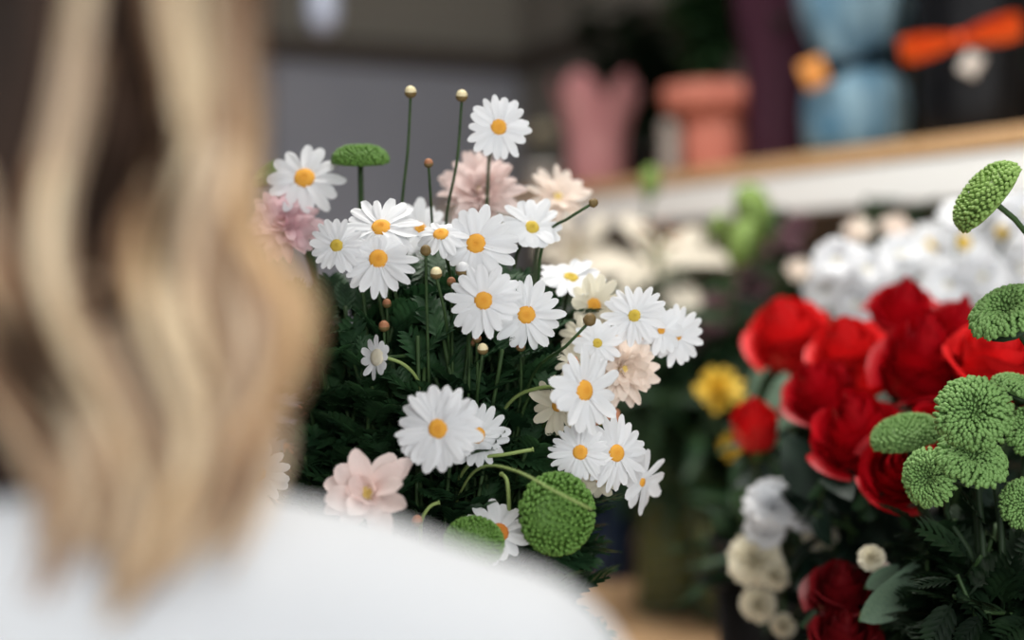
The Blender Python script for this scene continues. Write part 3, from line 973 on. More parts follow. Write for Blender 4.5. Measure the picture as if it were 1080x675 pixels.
WM = [
    (882, 275, 29, -.4, .3, 'white chrysanthemum at the outer end of the dense white bank, above the standing-apart rose'),
    (868, 306, 22, -.5, -.1, 'small white chrysanthemum hanging below the outer end of the white bank'),
    (915, 284, 30, -.2, .3, 'white chrysanthemum second from the outer end of the white bank'),
    (903, 322, 28, -.2, 0, 'white chrysanthemum dipping between the bright roses'),
    (950, 268, 29, -.1, .5, 'white chrysanthemum in the upper row, over the highest red rose'),
    (938, 302, 28, -.1, .1, 'white chrysanthemum just beside the highest red rose'),
    (985, 258, 30, -.1, .5, 'white chrysanthemum in the upper row, before the yellow-centred ones'),
    (1016, 256, 32, .0, .1, 'white chrysanthemum with clear yellow centre below the bare-stemmed green flower'),
    (1058, 246, 32, .15, .25, 'white chrysanthemum with yellow centre behind the bare green stem'),
    (1082, 225, 30, .2, .5, 'white chrysanthemum at the top end of the white bank'),
    (1000, 300, 30, -.1, .1, 'white chrysanthemum above the half hidden red rose'),
    (1036, 292, 31, .05, -.1, 'white chrysanthemum in the thick of the bank, above the spoon-petalled green one'),
    (1078, 283, 30, .2, 0, 'white chrysanthemum at the edge of view, above the spoon-petalled green one'),
    (1008, 324, 26, 0, -.2, 'white chrysanthemum lowest of the bank between red roses'),
    (970, 296, 26, -.1, 0, 'white chrysanthemum filling the gap over the largest rose'),
    (1040, 322, 24, 0, -.2, 'white chrysanthemum tucked behind the spoon-petalled green one'),
    (1012, 226, 24, -.2, .8, 'white chrysanthemum rising above the yellow-centred one'),
    (1046, 214, 25, .1, .8, 'white chrysanthemum rising at the back beneath the shelf rail'),
]
for px, py, R, tx, ty, lab in WM:
    far_bloom('white_chrysanthemum', px, py, R, tx, ty + .25, rnd.uniform(1.3, 1.44), lab, 'flower', B_WHITE, 'white_petal', 'dense white chrysanthemums', 'yellow' if 'yellow' in lab else 'cream_petal', ((18, 0.0), (15, .3), (10, .7)) if 'yellow' not in lab else ((20, .02), (16, .25)), disc_r=.27 if 'yellow' in lab else .16)
for px, py, R, lab in [(905, 243, 17, 'small beige bloom above the outer end of the white bank'), (944, 240, 18, 'small beige bloom above the upper row of the white bank'), (842, 285, 15, 'pale beige bud beside the white bank, above the standing-apart rose')]:
    far_bloom('beige_chrysanthemum', px, py, R, 0, .6, 1.55, lab, 'flower', B_WHITE, 'blush', 'small beige blooms', None, ((12, .2), (10, .7)))
tips = [P(rr.uniform(860, 1100), rr.uniform(250, 400), rr.uniform(1.46, 1.6)) for i in range(26)]
sprigs('white_bank_foliage', 'green leaves behind the white chrysanthemums', B_WHITE, tips, BROAD_LEAF, 'leaf_dark', 8, .06, rr=rr)

far_bloom('yellow_bloom', 758, 411, 29, -.1, .8, 1.42, 'yellow bloom above the closed rosebud', 'flower', B_STOCK, 'yellow', 'yellow blooms', None, ((12, .3), (10, .8), (8, 1.2)))
far_bloom('yellow_bloom', 773, 472, 18, -.2, .5, 1.42, 'small yellow bloom under the closed rosebud', 'flower', B_STOCK, 'yellow', 'yellow blooms', None, ((12, .3), (10, .8), (8, 1.2)))
ST = [(815, 531, 27, 'white_petal', 'white ruffled carnation highest of the small pale cluster'), (807, 556, 20, 'white_petal', 'white ruffled carnation directly under the highest one'),
      (850, 539, 21, 'white_petal', 'white ruffled carnation beside the highest, over dark leaves'), (867, 567, 17, 'cream_petal', 'small white carnation just up from the dark crimson bloom'),
      (797, 590, 26, 'cream_petal', 'cream carnation under the white ones of the pale cluster'), (818, 606, 15, 'cream_petal', 'small cream carnation inside the pale cluster'),
      (800, 637, 17, 'cream_petal', 'cream carnation hanging low before the black bucket'), (826, 660, 12, 'cream_petal', 'tiny cream bud lowest of the pale cluster'),
      (919, 588, 13, 'cream_petal', 'small cream bud above the dark crimson bloom'), (931, 602, 9, 'blush', 'tiny pinkish bud beside the cream bud, over the grey-green leaf')]
for px, py, R, m, lab in ST:
    low = py > 580
    far_bloom('white_carnation', px, py, R * 1.0, rnd.uniform(-.4, .3), rnd.uniform(.2, .6), .96 if px > 900 else rnd.uniform(1.09, 1.13), lab, 'flower', B_STOCK if px < 900 else B_ROSE, m, 'pale carnations', None, ((9, -.25), (9, .15), (8, .55), (7, .95), (5, 1.3)), True, .9)
tips = [P(rr.uniform(770, 880), rr.uniform(470, 640), rr.uniform(1.24, 1.4)) for i in range(16)]
sprigs('carnation_foliage', 'narrow dark leaves around the pale carnations', B_STOCK, tips, LONG_LEAF, 'leaf_dark', 8, .07, rr=rr)

LILY_P = petal_vf(1.1, .17, -.45, .52, .06, 0, 12, 7, .35)
LILY_P2 = petal_vf(1.1, .24, -.5, .52, -.05, 0, 12, 7, .35, seed=3)


def lily(px, py, R, tx, ty, d, label, bk, spin=0):
    c = P(px, py, d)
    nrm = facing(tx, ty)
    s = R / FPX * d
    f, path = stem_path(bk, c - nrm * s * .1, nrm, .08)
    root = thing('white_lily', label, 'flower', f, 'pale lilies')
    F = frame(nrm, spin, c - f, s)
    for k in range(6):
        link('petal', petal_mesh('lily%d' % (k % 2), LILY_P if k % 2 else LILY_P2, M['lily']), root, F @ Matrix.Rotation(k * PI / 3, 4, 'Z') @ Matrix.Rotation(-.12 * (k % 2), 4, 'Y'))
    for k in range(6):
        a = k * PI / 3 + .4
        pts = [Vector((0, 0, 0)), Vector((.1 * math.cos(a), .1 * math.sin(a), .35)), Vector((.25 * math.cos(a), .25 * math.sin(a), .62))]
        stm = link('stamen', vf_mesh('stamen', tube(spline(pts, 8), .012, 5), M['stem_pale']), root, F)
        link('anther', shared('anther', sphere(8, 6, .1, .03, .03), M['anther']), stm, Matrix.Translation(pts[-1]) @ Matrix.Rotation(a, 4, 'Z'))
    stem_part(root, f, path, .004, .003, M['stem'])


lily(694, 285, 76, -.05, 1.1, 1.80, 'wide open pale lily under the shelf, beside the green lily buds', B_LILY, .5)
lily(612, 268, 44, -.4, .2, 1.92, 'pale lily partly hidden behind the edge-on daisy', B_LILY, .2)
lily(744, 266, 17, .6, .3, 1.85, 'small half-opened pale lily between the wide one and the green buds', B_LILY, .2)


def lily_bud(px, py, d, L, tx, ty, label):
    c = P(px, py, d)
    nrm = facing(tx, ty, .1)
    f, path = stem_path(B_LILY, c - nrm * L * .5, nrm, .05)
    root = thing('lily_bud', label, 'flower bud', f, 'green lily buds')
    prof = [(.05, -.5), (.17, -.42), (.26, -.2), (.3, .1), (.24, .35), (.1, .48), (.001, .5)]
    v, fc = lathe(prof, 24)
    v = [(x * (1 + .10 * math.cos(3 * math.atan2(y, x))), y * (1 + .10 * math.cos(3 * math.atan2(y, x))), z) for x, y, z in v]
    link('bud_body', vf_mesh('bud_body', (v, fc), M['lily_bud']), root, frame(nrm, 0, c - f, L))
    stem_part(root, f, path, .0035, .0026, M['stem'])


lily_bud(783, 257, 1.72, .062, .25, 1, 'plump green lily bud beside the dark gap under the shelf')
lily_bud(797, 224, 1.76, .075, -.5, 1, 'slim green lily bud slanting just beneath the shelf rail')
lily_bud(686, 193, 1.9, .045, .1, 1, 'small yellow-green lily bud before the shelf edge')
lily_bud(758, 240, 1.86, .04, .3, 1, 'smallest green lily bud behind the plump one')
tips = [P(rr.uniform(640, 830), rr.uniform(260, 480), rr.uniform(1.7, 2.0)) for i in range(26)]
sprigs('lily_foliage', 'dark lance-shaped lily leaves under the shelf', B_LILY, tips, LONG_LEAF, 'leaf_dark', 10, .11, rr=rr, stem_r=.0025)

for px, py, R, d, lab in [(752, 332, 24, 1.75, 'dusty mauve bloom under the green lily buds'), (742, 362, 22, 1.78, 'dusty mauve bloom behind the outermost daisy'), (790, 300, 22, 1.78, 'dusty mauve bloom between lily buds and the standing-apart rose'),
                          (770, 350, 20, 1.82, 'dusty mauve bloom above the yellow bloom'), (826, 262, 18, 1.85, 'dusty mauve bloom in the dark gap beside the white bank'), (838, 238, 15, 1.9, 'faint mauve bloom right under the shelf rail')]:
    far_bloom('mauve_bloom', px, py, R, rnd.uniform(-.3, .3), .4, d, lab, 'flower', B_STEMS, 'mauve', 'dusty mauve blooms', None, ((10, .2), (8, .6), (7, 1.)), True, .8)
tips = [P(rr.uniform(690, 850), rr.uniform(300, 520), rr.uniform(1.76, 2.0)) for i in range(26)]
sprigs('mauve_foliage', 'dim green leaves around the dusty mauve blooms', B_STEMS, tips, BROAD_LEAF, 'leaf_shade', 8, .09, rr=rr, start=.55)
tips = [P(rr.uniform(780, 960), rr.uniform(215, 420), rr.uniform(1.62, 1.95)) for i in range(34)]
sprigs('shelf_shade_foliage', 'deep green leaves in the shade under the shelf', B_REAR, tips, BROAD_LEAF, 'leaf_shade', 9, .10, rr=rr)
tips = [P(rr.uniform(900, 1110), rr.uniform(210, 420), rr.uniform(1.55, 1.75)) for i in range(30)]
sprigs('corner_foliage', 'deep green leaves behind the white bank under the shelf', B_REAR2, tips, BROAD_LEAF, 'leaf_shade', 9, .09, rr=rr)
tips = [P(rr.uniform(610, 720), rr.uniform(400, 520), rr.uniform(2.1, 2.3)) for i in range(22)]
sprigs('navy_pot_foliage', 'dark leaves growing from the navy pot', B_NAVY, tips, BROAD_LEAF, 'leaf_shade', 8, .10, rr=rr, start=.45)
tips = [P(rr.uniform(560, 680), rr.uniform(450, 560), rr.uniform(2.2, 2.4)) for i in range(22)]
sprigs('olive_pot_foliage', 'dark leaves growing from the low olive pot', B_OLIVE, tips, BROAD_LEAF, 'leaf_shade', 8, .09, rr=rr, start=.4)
for k, (px, lab) in enumerate([(735, 'closest to the olive water'), (750, 'between two like it'), (766, 'closest to the yellow blooms')]):
    pp = [P(px + 8, 655, 1.88), P(px, 560, 1.86), P(px - 2, 500, 1.86), P(px - 4, 440, 1.87)]
    root = thing('pale_stem', 'thick pale green stem in the clear vase, %s' % lab, 'stem', pp[0], 'pale stems in the clear vase')
    stem_part(root, pp[0], pp, .007, .006, M['leaf_grey'], 'stalk')
    link('sheath', vf_mesh('sheath', leaf_vf(1, .2, .2, -.2), M['leaf_grey']), root, Matrix.Translation(pp[1] - pp[0]) @ Matrix.Rotation(-1.4, 4, 'Y') @ Matrix.Scale(.09, 4))


# ================================================================== wrapped plants on the shelf
def wrapped(name, label, px, X, h, prof, pleats, m, depth, flare_pts=0, group='wrapped plants on the shelf', seed=0, twist=.0):
    """pleated paper round a pot: prof = [(radius, height)]"""
    k = (px - 540) / FPX
    d = X / (k * CR.x + .4147)
    c = CAM + (CR * k) * d - CB * d
    root = thing(name, label, 'potted plant', (X, c.y, SZ), group)
    r = random.Random(seed)
    n = 96
    ph = [r.uniform(0, 6) for _ in range(6)]
    pts = spline([Vector((a, 0, b)) for a, b in prof], 24)
    v = []
    for i, p in enumerate(pts):
        t = i / 24
        for j in range(n):
            a = 2 * PI * j / n
            fold = depth * (.25 + .75 * t) * (math.sin(pleats * a + ph[0] + twist * t) + .5 * math.sin((pleats * 1.7 // 1) * a + ph[1] + 2 * t))
            rad = p.x * (1 + fold)
            zz = p.z + (flare_pts * max(0, (t - .75) / .25) ** 1.5 * (abs(math.sin(2.5 * a + ph[2])) - .4) if flare_pts else 0)
            v.append((rad * math.cos(a), rad * math.sin(a), zz))
    b = MB()
    b.add(v, grid_faces(n, len(pts), True))
    b.add([(x * .97, y * .97, z + .001) for x, y, z in v], [q[::-1] for q in grid_faces(n, len(pts), True)])
    b.add([(0, 0, .001)] + v[:n], [(0, (j + 1) % n + 1, j + 1) for j in range(n)])
    link('paper', b.mesh('paper', M[m]), root)
    return root, d


def plant_in(root, r0, z0, n, spread, height, leaf, m, lsize, seed, nleaf=9):
    r = random.Random(seed)
    b = MB()
    for i in range(n):
        a, q = r.uniform(0, 2 * PI), math.sqrt(r.random())
        tip = Vector((math.cos(a) * q * spread, math.sin(a) * q * spread, z0 + height * r.uniform(.5, 1)))
        tip.x = min(tip.x, XR - .04 - root.location.x)
        pts = spline([Vector((math.cos(a) * q * r0 * .6, math.sin(a) * q * r0 * .6, z0 - .06)), Vector((tip.x * .4, tip.y * .4, z0 + height * .35)), tip], 16)
        b.cur = 1
        b.add(*tube(pts, .002, 5))
        b.cur = 0
        for k in range(nleaf):
            t = .35 + .65 * (k + r.random()) / nleaf
            p = pts[min(16, int(t * 16))]
            an = r.uniform(0, 6.28)
            dr = Vector((math.cos(an), math.sin(an), r.uniform(-.3, .7))).normalized()
            if p.x + root.location.x + dr.x * lsize > XR - .01:
                dr.x = -abs(dr.x)
            y = Vector((0, 0, 1)).cross(dr).normalized()
            b.addm(leaf, Matrix.Translation(p) @ Matrix((dr, y, dr.cross(y))).transposed().to_4x4() @ Matrix.Scale(lsize * r.uniform(.6, 1.1), 4))
    return link('foliage', b.mesh('foliage', [M[m], M['leaf_shade']]), root, kind='stuff')


def soil(root, r, z):
    link('soil', vf_mesh('soil', lathe([(r, z - .01), (r * .9, z), (.001, z + .006)], 24), M['soil']), root)


def ribbon_band(root, r, z, m, w=.012, name='ribbon'):
    link(name, vf_mesh(name, lathe([(r, z - w), (r + .004, z - w * .6), (r + .005, z), (r + .004, z + w * .6), (r, z + w)], 40), M[m]), root)


def bow(root, at, size, m, n, tilt=0., tails=True, name='bow'):
    """two loops, two tails and a knot, in the plane facing n"""
    n = Vector(n).normalized()
    x = Vector((0, 0, 1)).cross(n).normalized()
    x = Quaternion(n, tilt) @ x
    z = n.cross(x)
    F = Matrix.Translation(at) @ Matrix((x, z, n)).transposed().to_4x4()
    b = MB()
    for s in (-1, 1):
        v = []
        for i in range(22):
            a = 2 * PI * i / 21
            cx, cy = s * (.5 - .5 * math.cos(a)) * size, .09 * size * math.sin(a) * (1.0 - .3 * math.cos(a))
            wd = .16 * size * (.35 + .65 * math.sin(a / 2))
            for k in (-1, 0, 1):
                v.append((cx, cy + .14 * size * math.sin(a / 2) * k, wd * k * .8 + .12 * size * math.sin(a / 2)))
        b.addm((v, grid_faces(3, 22)), F)
        b.addm(([(x_, y_, z_ + .0012) for x_, y_, z_ in v], [q[::-1] for q in grid_faces(3, 22)]), F)
    bo = link(name, b.mesh(name, M[m]), root)
    link('knot', vf_mesh('knot', sphere(12, 8, size * .10, size * .12, size * .10), M[m]), bo, F)
    return bo


to_cam = lambda o: (Vector((CAM.x, CAM.y, 0)) - Vector((o.location.x, o.location.y, 0))).normalized()

pk, d = wrapped('wrapped_plant', 'plant wrapped in pale pink tissue with pointed corners at the shelf end', 628, 1.44, .2, [(.045, 0), (.058, .03), (.06, .08), (.062, .12), (.075, .17), (.092, .215)], 9, 'wrap_pink', .06, .06, seed=1)
soil(pk, .055, .12)
plant_in(pk, .05, .13, 10, .07, .09, ROSE_LEAF, 'leaf_shade', .04, 2, 6)
co, d = wrapped('wrapped_plant', 'plant in coral paper folded down into a wide collar', 752, 1.45, .18, [(.048, 0), (.056, .03), (.058, .09), (.06, .115), (.085, .122), (.098, .14), (.095, .17), (.07, .165)], 7, 'wrap_coral', .03, seed=2)
soil(co, .056, .14)
plant_in(co, .05, .15, 22, .10, .36, BROAD_LEAF, 'leaf_dark', .09, 3)
mr, d = wrapped('wrapped_plant', 'plant in dark maroon paper between the coral and blue ones', 818, 1.50, .26, [(.045, 0), (.052, .04), (.055, .12), (.062, .2), (.08, .30), (.095, .36)], 8, 'wrap_maroon', .05, .05, seed=3)
soil(mr, .05, .2)
plant_in(mr, .05, .2, 14, .08, .36, BROAD_LEAF, 'leaf_shade', .08, 4)
bl, d = wrapped('wrapped_plant', 'plant wrapped in pale blue tissue tied with a dark teal ribbon', 901, 1.43, .3, [(.05, 0), (.074, .02), (.08, .06), (.076, .11), (.052, .148), (.066, .18), (.085, .23), (.10, .30)], 8, 'wrap_blue', .05, .07, seed=4)
soil(bl, .05, .15)
ribbon_band(bl, .056, .148, 'ribbon_dark')
bow(bl, to_cam(bl) * .062 + Vector((0, 0, .145)), .05, 'ribbon_dark', to_cam(bl), .4)
tg = link('gift_tag', vf_mesh('gift_tag', box(-.019, .019, -.0015, .0015, -.022, .022, .001), M['tag_orange']), bl, Matrix.Translation(to_cam(bl) * .075 + CR * -.064 + Vector((0, 0, .126))) @ Matrix.Rotation(YAW, 4, 'Z') @ Matrix.Rotation(-.4, 4, 'Y'))
plant_in(bl, .05, .2, 12, .10, .22, ROSE_LEAF, 'leaf_dark', .05, 5)
link('bloom', vf_mesh('bloom', sphere(14, 10, .022, .022, .018), M['blush']), bl, Matrix.Translation(to_cam(bl) * .06 + Vector((0, 0, .235))))
bk_, d = wrapped('wrapped_plant', 'plant in black foil with a bright orange ribbon bow', 1022, 1.43, .3, [(.052, 0), (.066, .03), (.072, .1), (.074, .15), (.085, .22), (.105, .32)], 8, 'wrap_black', .04, .05, seed=5)
soil(bk_, .06, .16)
bow(bk_, to_cam(bk_) * .083 + CR * -.016 + Vector((0, 0, .137)), .080, 'ribbon_orange', to_cam(bk_), .18)
link('pale_tag', vf_mesh('pale_tag', box(-.013, .013, -.001, .001, -.016, .016, .0008), M['tag_white']), bk_, Matrix.Translation(to_cam(bk_) * .078 + Vector((0, 0, .105))) @ Matrix.Rotation(YAW, 4, 'Z') @ Matrix.Rotation(.5, 4, 'Y'))
plant_in(bk_, .05, .2, 16, .14, .40, BROAD_LEAF, 'leaf_shade', .09, 6)
# leafy pot plant filling the dark part of the shelf
def pot_plant(label, px, X, r, h, m, seed, n, spread, height, leaf, lm, ls):
    k = (px - 540) / FPX
    d = X / (k * CR.x + .4147)
    c = CAM + (CR * k) * d - CB * d
    root = thing('potted_plant', label, 'potted plant', (X, c.y, SZ), 'leafy pots on the shelf')
    link('pot', vf_mesh('pot', lathe([(.001, 0), (r * .75, 0), (r * .95, h * .85), (r, h * .85), (r, h), (r - .005, h), (r * .7, .01), (.001, .01)], 32), M[m]), root)
    soil(root, r - .006, h - .008)
    plant_in(root, r, h, n, spread, height, leaf, lm, ls, seed, 10)
    return root


pot_plant('leafy dark plant in a black pot between the pink and coral wraps', 675, 1.55, .055, .10, 'bucket', 11, 30, .15, .36, BROAD_LEAF, 'leaf_shade', .085)
pot_plant('leafy dark plant in a black pot between the blue wrap and black foil', 962, 1.60, .06, .12, 'bucket', 12, 34, .16, .5, BROAD_LEAF, 'leaf_shade', .085)
pot_plant('leafy dark plant in a black pot behind the maroon wrap', 850, 1.63, .05, .12, 'bucket', 13, 30, .13, .52, BROAD_LEAF, 'leaf_dark', .085)
pot_plant('leafy dark plant at the near shelf end beyond the black foil', 1085, 1.60, .06, .12, 'bucket', 14, 30, .15, .5, BROAD_LEAF, 'leaf_shade', .085)
k = (706 - 540) / FPX
d = 1.38 / (k * CR.x + .4147)
c = CAM + (CR * k) * d - CB * d
cn = thing('metal_canister', 'slim pale metal canister standing before the coral wrap', 'canister', (1.38, c.y, SZ))
link('body', vf_mesh('body', lathe([(.001, 0), (.016, 0), (.0175, .004), (.0175, .088), (.001, .088)], 28), M['pot_grey']), cn)
link('lid', vf_mesh('lid', lathe([(.0185, .086), (.0185, .104), (.014, .11), (.001, .111)], 28), M['pot_grey']), cn)
k = (573 - 540) / FPX
d = 1.42 / (k * CR.x + .4147)
c = CAM + (CR * k) * d - CB * d
root = thing('cream_bloom', 'single cream bloom in a small pot at the far shelf end', 'flower', (1.42, c.y, SZ))
link('pot', vf_mesh('pot', lathe([(.001, 0), (.026, 0), (.034, .06), (.036, .06), (.036, .07), (.001, .066)], 24), M['rail']), root)
stem_part(root, root.location, [root.location + Vector((0, 0, .06)), root.location + Vector((.005, 0, .10)), root.location + Vector((0, 0, .145))], .003, .003, M['stem'])
b = MB()
for n, lift in ((7, .1), (7, .5), (6, .95), (4, 1.3)):
    for i in range(n):
        b.addm(RUFFLE[i % 3], Matrix.Translation((0, 0, .135)) @ Matrix.Rotation((i + lift) * 2 * PI / n, 4, 'Z') @ Matrix.Rotation(-lift, 4, 'Y') @ Matrix.Scale(.034, 4))
link('corolla', b.mesh('corolla', M['cream_petal']), root)

# ---- hanging glass lamp
pc = P(340, 12, 2.6)
lamp = thing('pendant_lamp', 'pale frosted glass pendant hanging high before the grey wall', 'lamp', (pc.x, pc.y, ZC))
dz = pc.z - ZC
link('cord', vf_mesh('cord', tube([Vector((0, 0, -.02)), Vector((0, 0, dz / 2)), Vector((0, 0, dz + .06))], .003, 6), M['cord']), lamp)
link('ceiling_rose', vf_mesh('ceiling_rose', lathe([(.001, -.025), (.03, -.022), (.04, 0), (.001, 0)], 24), M['cord']), lamp)
link('lamp_shade', vf_mesh('lamp_shade', lathe([(.012, .07), (.02, .06), (.03, .03), (.034, 0), (.03, -.025), (.016, -.042), (.001, -.046)], 24), M['bulb']), lamp, Matrix.Translation((0, 0, dz)))


# ================================================================== the woman seen from behind
FW = Vector((math.sin(-YAW), math.cos(-YAW), 0))
RT = Vector((math.cos(YAW), math.sin(YAW), 0))
PB = CAM + RT * -.178 + FW * .455
PB.z = 0
person = thing('person', 'woman seen from behind with long wavy blond hair and white top', 'person', PB, rot=Matrix((RT, FW, Vector((0, 0, 1)))).transposed())
# local axes: x to her right, y the way she looks, z up


def capsule(b, p0, p1, r0, r1, flat=1.0, n=14, side=Vector((1, 0, 0))):
    p0, p1 = Vector(p0), Vector(p1)
    ax = (p1 - p0)
    L = ax.length
    ax = ax.normalized()
    pts, rad = [], []
    for i in range(5):
        a = PI / 2 * (1 - i / 4)
        pts.append(p0 - ax * r0 * math.sin(a)); rad.append(max(1e-4, r0 * math.cos(a)))
    for i in range(1, 4):
        pts.append(p0.lerp(p1, i / 4)); rad.append(r0 + (r1 - r0) * i / 4)
    for i in range(5):
        a = PI / 2 * i / 4
        pts.append(p1 + ax * r1 * math.sin(a)); rad.append(max(1e-4, r1 * math.cos(a)))
    s = side - ax * side.dot(ax)
    if s.length < .1:
        s = Vector((0, 1, 0)) - ax * ax.y
    s = s.normalized()
    t = ax.cross(s)
    v = []
    for p, r in zip(pts, rad):
        for k in range(n):
            a = 2 * PI * k / n
            v.append(tuple(p + s * (r * math.cos(a)) + t * (r * math.sin(a) * flat)))
    f = grid_faces(n, len(pts), True)
    f += [tuple(range(n))[::-1], tuple(range((len(pts) - 1) * n, len(pts) * n))]
    b.add(v, f)


def rings(b, rows, n=28):
    """closed loft of ellipses (z, rx, ry, y)"""
    v = [(rx * math.cos(2 * PI * k / n), y + ry * math.sin(2 * PI * k / n), z) for z, rx, ry, y in rows for k in range(n)]
    f = grid_faces(n, len(rows), True)
    f += [tuple(range(n))[::-1], tuple(range((len(rows) - 1) * n, len(rows) * n))]
    b.add(v, f)


def solid(name, b, m, parent, voxel, smooth=6):
    o = link(name, b.mesh(name, m), parent)
    r = o.modifiers.new('whole', 'REMESH')
    r.mode, r.voxel_size, r.use_smooth_shade = 'VOXEL', voxel, True
    s = o.modifiers.new('soft', 'SMOOTH')
    s.factor, s.iterations = .5, smooth
    return o


SHD = Vector((.158, 0, 1.262))
body = MB()
# head, turned a little aside
def hm(p):
    return Matrix.Translation((0, .035, 1.475)) @ Matrix.Rotation(.25, 4, 'Z') @ Vector(p)
HM = Matrix.Translation((0, .035, 1.475)) @ Matrix.Rotation(.25, 4, 'Z')
body.addm(sphere(28, 20, .073, .090, .098), HM @ Matrix.Translation((0, 0, .022)))
body.addm(sphere(24, 16, .058, .064, .078), HM @ Matrix.Translation((0, .028, -.045)))
body.addm(sphere(14, 10, .026, .022, .020), HM @ Matrix.Translation((0, .072, -.098)))
capsule(body, hm((0, .092, .012)), hm((0, .106, -.022)), .008, .013)
for s in (-1, 1):
    body.addm(sphere(10, 8, .010, .010, .008), HM @ Matrix.Translation((s * .011, .096, -.026)))
    body.addm(sphere(12, 8, .030, .014, .010), HM @ Matrix.Translation((s * .031, .080, .025)))
    body.addm(sphere(14, 10, .008, .020, .032), HM @ Matrix.Translation((s * .074, .0, -.012)) @ Matrix.Rotation(s * .3, 4, 'Z'))
    body.addm(sphere(14, 10, .026, .02, .02), HM @ Matrix.Translation((s * .038, .066, -.02)))
capsule(body, (0, .012, 1.43), (0, -.005, 1.31), .052, .058)
rings(body, [(.86, .05, .06, 0), (.88, .15, .10, 0), (.95, .165, .11, -.01), (1.03, .135, .095, .0), (1.10, .13, .09, .0), (1.18, .14, .095, .005), (1.25, .135, .08, 0), (1.30, .10, .06, -.005), (1.33, .05, .045, -.005)])
fing = []
for s in (-1, 1):
    sh_, el, wr = Vector((s * .155, -.005, 1.262)), Vector((s * .20, -.01, 1.00)), Vector((s * .205, .03, .775))
    capsule(body, (s * .08, -.005, 1.285), sh_, .045, .046)
    capsule(body, sh_, el, .043, .035)
    capsule(body, el, wr, .035, .023)
    hd = (wr - el).normalized()
    pc2 = wr + hd * .075
    sx = Vector((0, 1, 0)) * -s
    sx = (sx - hd * sx.dot(hd)).normalized()
    up = Vector((s, 0, 0))
    up = (up - hd * up.dot(hd)).normalized()
    capsule(body, wr, wr + hd * .03, .022, .024, .7)
    for k in range(4):                       # palm and four fingers, curled a little
        off = sx * ((k - 1.5) * .019)
        L = (.066, .074, .07, .055)[k]
        base_ = wr + hd * .085 + off
        capsule(body, wr + hd * .02 + off * .7, base_, .0125, .0105)
        p1 = base_ + hd * L * .45 - up * .006
        p2 = p1 + (hd * .8 - up * .6).normalized() * L * .32
        p3 = p2 + (hd * .45 - up * .9).normalized() * L * .25
        capsule(body, base_, p1, .0095, .0088); capsule(body, p1, p2, .0088, .008); capsule(body, p2, p3, .008, .007)
    ts = sx * (-s)
    t0 = wr + hd * .025 + ts * .02
    t1 = t0 + (hd * .7 + ts * .7 - up * .2).normalized() * .04
    t2 = t1 + (hd * .95 + ts * .2 - up * .25).normalized() * .03
    capsule(body, wr + hd * .015, t0, .014, .014); capsule(body, t0, t1, .0125, .0105); capsule(body, t1, t2, .0105, .008)
    hp, kn, an = Vector((s * .085, -.0, .88)), Vector((s * .088, .01, .48)), Vector((s * .09, -.01, .09))
    capsule(body, hp, kn, .082, .055); capsule(body, kn, an, .053, .034)
    capsule(body, (s * .09, -.02, .045), (s * .098, .12, .028), .034, .026)
solid('body', body, M['skin'], person, .0045, 5)
for s in (-1, 1):
    e = link('eye', vf_mesh('eye', sphere(16, 12, .0125, .0125, .0125), M['eye']), person, HM @ Matrix.Translation((s * .031, .078, .008)))
    link('iris', vf_mesh('iris', sphere(14, 10, .0062, .003, .0062), M['iris']), e, Matrix.Translation((0, .0115, 0)))
link('lips', vf_mesh('lips', sphere(16, 10, .022, .008, .008), M['lip']), person, HM @ Matrix.Translation((0, .091, -.058)))

shirt = MB()
rings(shirt, [(.90, .165, .12, 0), (.93, .178, .125, 0), (1.00, .165, .118, .0), (1.08, .155, .108, .0), (1.17, .160, .112, .003), (1.24, .155, .10, 0), (1.29, .125, .078, -.004), (1.325, .088, .064, -.006), (1.352, .066, .058, -.004)])
for s in (-1, 1):
    capsule(shirt, (s * .06, -.006, 1.284), (s * .12, -.006, 1.273), .056, .056)
    capsule(shirt, (s * .12, -.006, 1.273), (s * .168, -.006, 1.256), .056, .055)
    capsule(shirt, (s * .168, -.006, 1.258), (s * .20, .008, 1.12), .055, .058)
solid('top', shirt, M['shirt'], person, .006, 14)
link('collar', vf_mesh('collar', lathe([(.064, -.008), (.0685, -.002), (.067, .012), (.062, .016), (.058, .008), (.058, -.008)], 40), M['navy']), person, Matrix.Translation((0, .002, 1.35)) @ Matrix.Rotation(-.12, 4, 'X') @ Matrix.Diagonal((1.0, .96, 1, 1)))
tr = MB()
rings(tr, [(.82, .12, .10, 0), (.86, .17, .118, -.005), (.94, .165, .112, -.003), (.965, .15, .104, 0)])
for s in (-1, 1):
    capsule(tr, (s * .085, 0, .85), (s * .09, .01, .48), .09, .068)
    capsule(tr, (s * .09, .01, .48), (s * .092, -.01, .12), .068, .056)
solid('trousers', tr, M['denim'], person, .007, 8)
for s in (-1, 1):
    sb = MB()
    capsule(sb, (s * .09, -.03, .045), (s * .099, .125, .038), .043, .036)
    capsule(sb, (s * .09, -.02, .05), (s * .09, -.015, .10), .042, .04)
    v = np.concatenate(sb.v); v[:, 2] = np.maximum(v[:, 2], .002); sb.v = [v]
    solid('shoe', sb, M['shoe'], person, .006, 4)

# ---- hair: a dark inner mass, then wavy locks over it
def hair_px(px, py, dd):
    """a point of the hair in her own axes"""
    return person_inv @ P(px, py, dd)


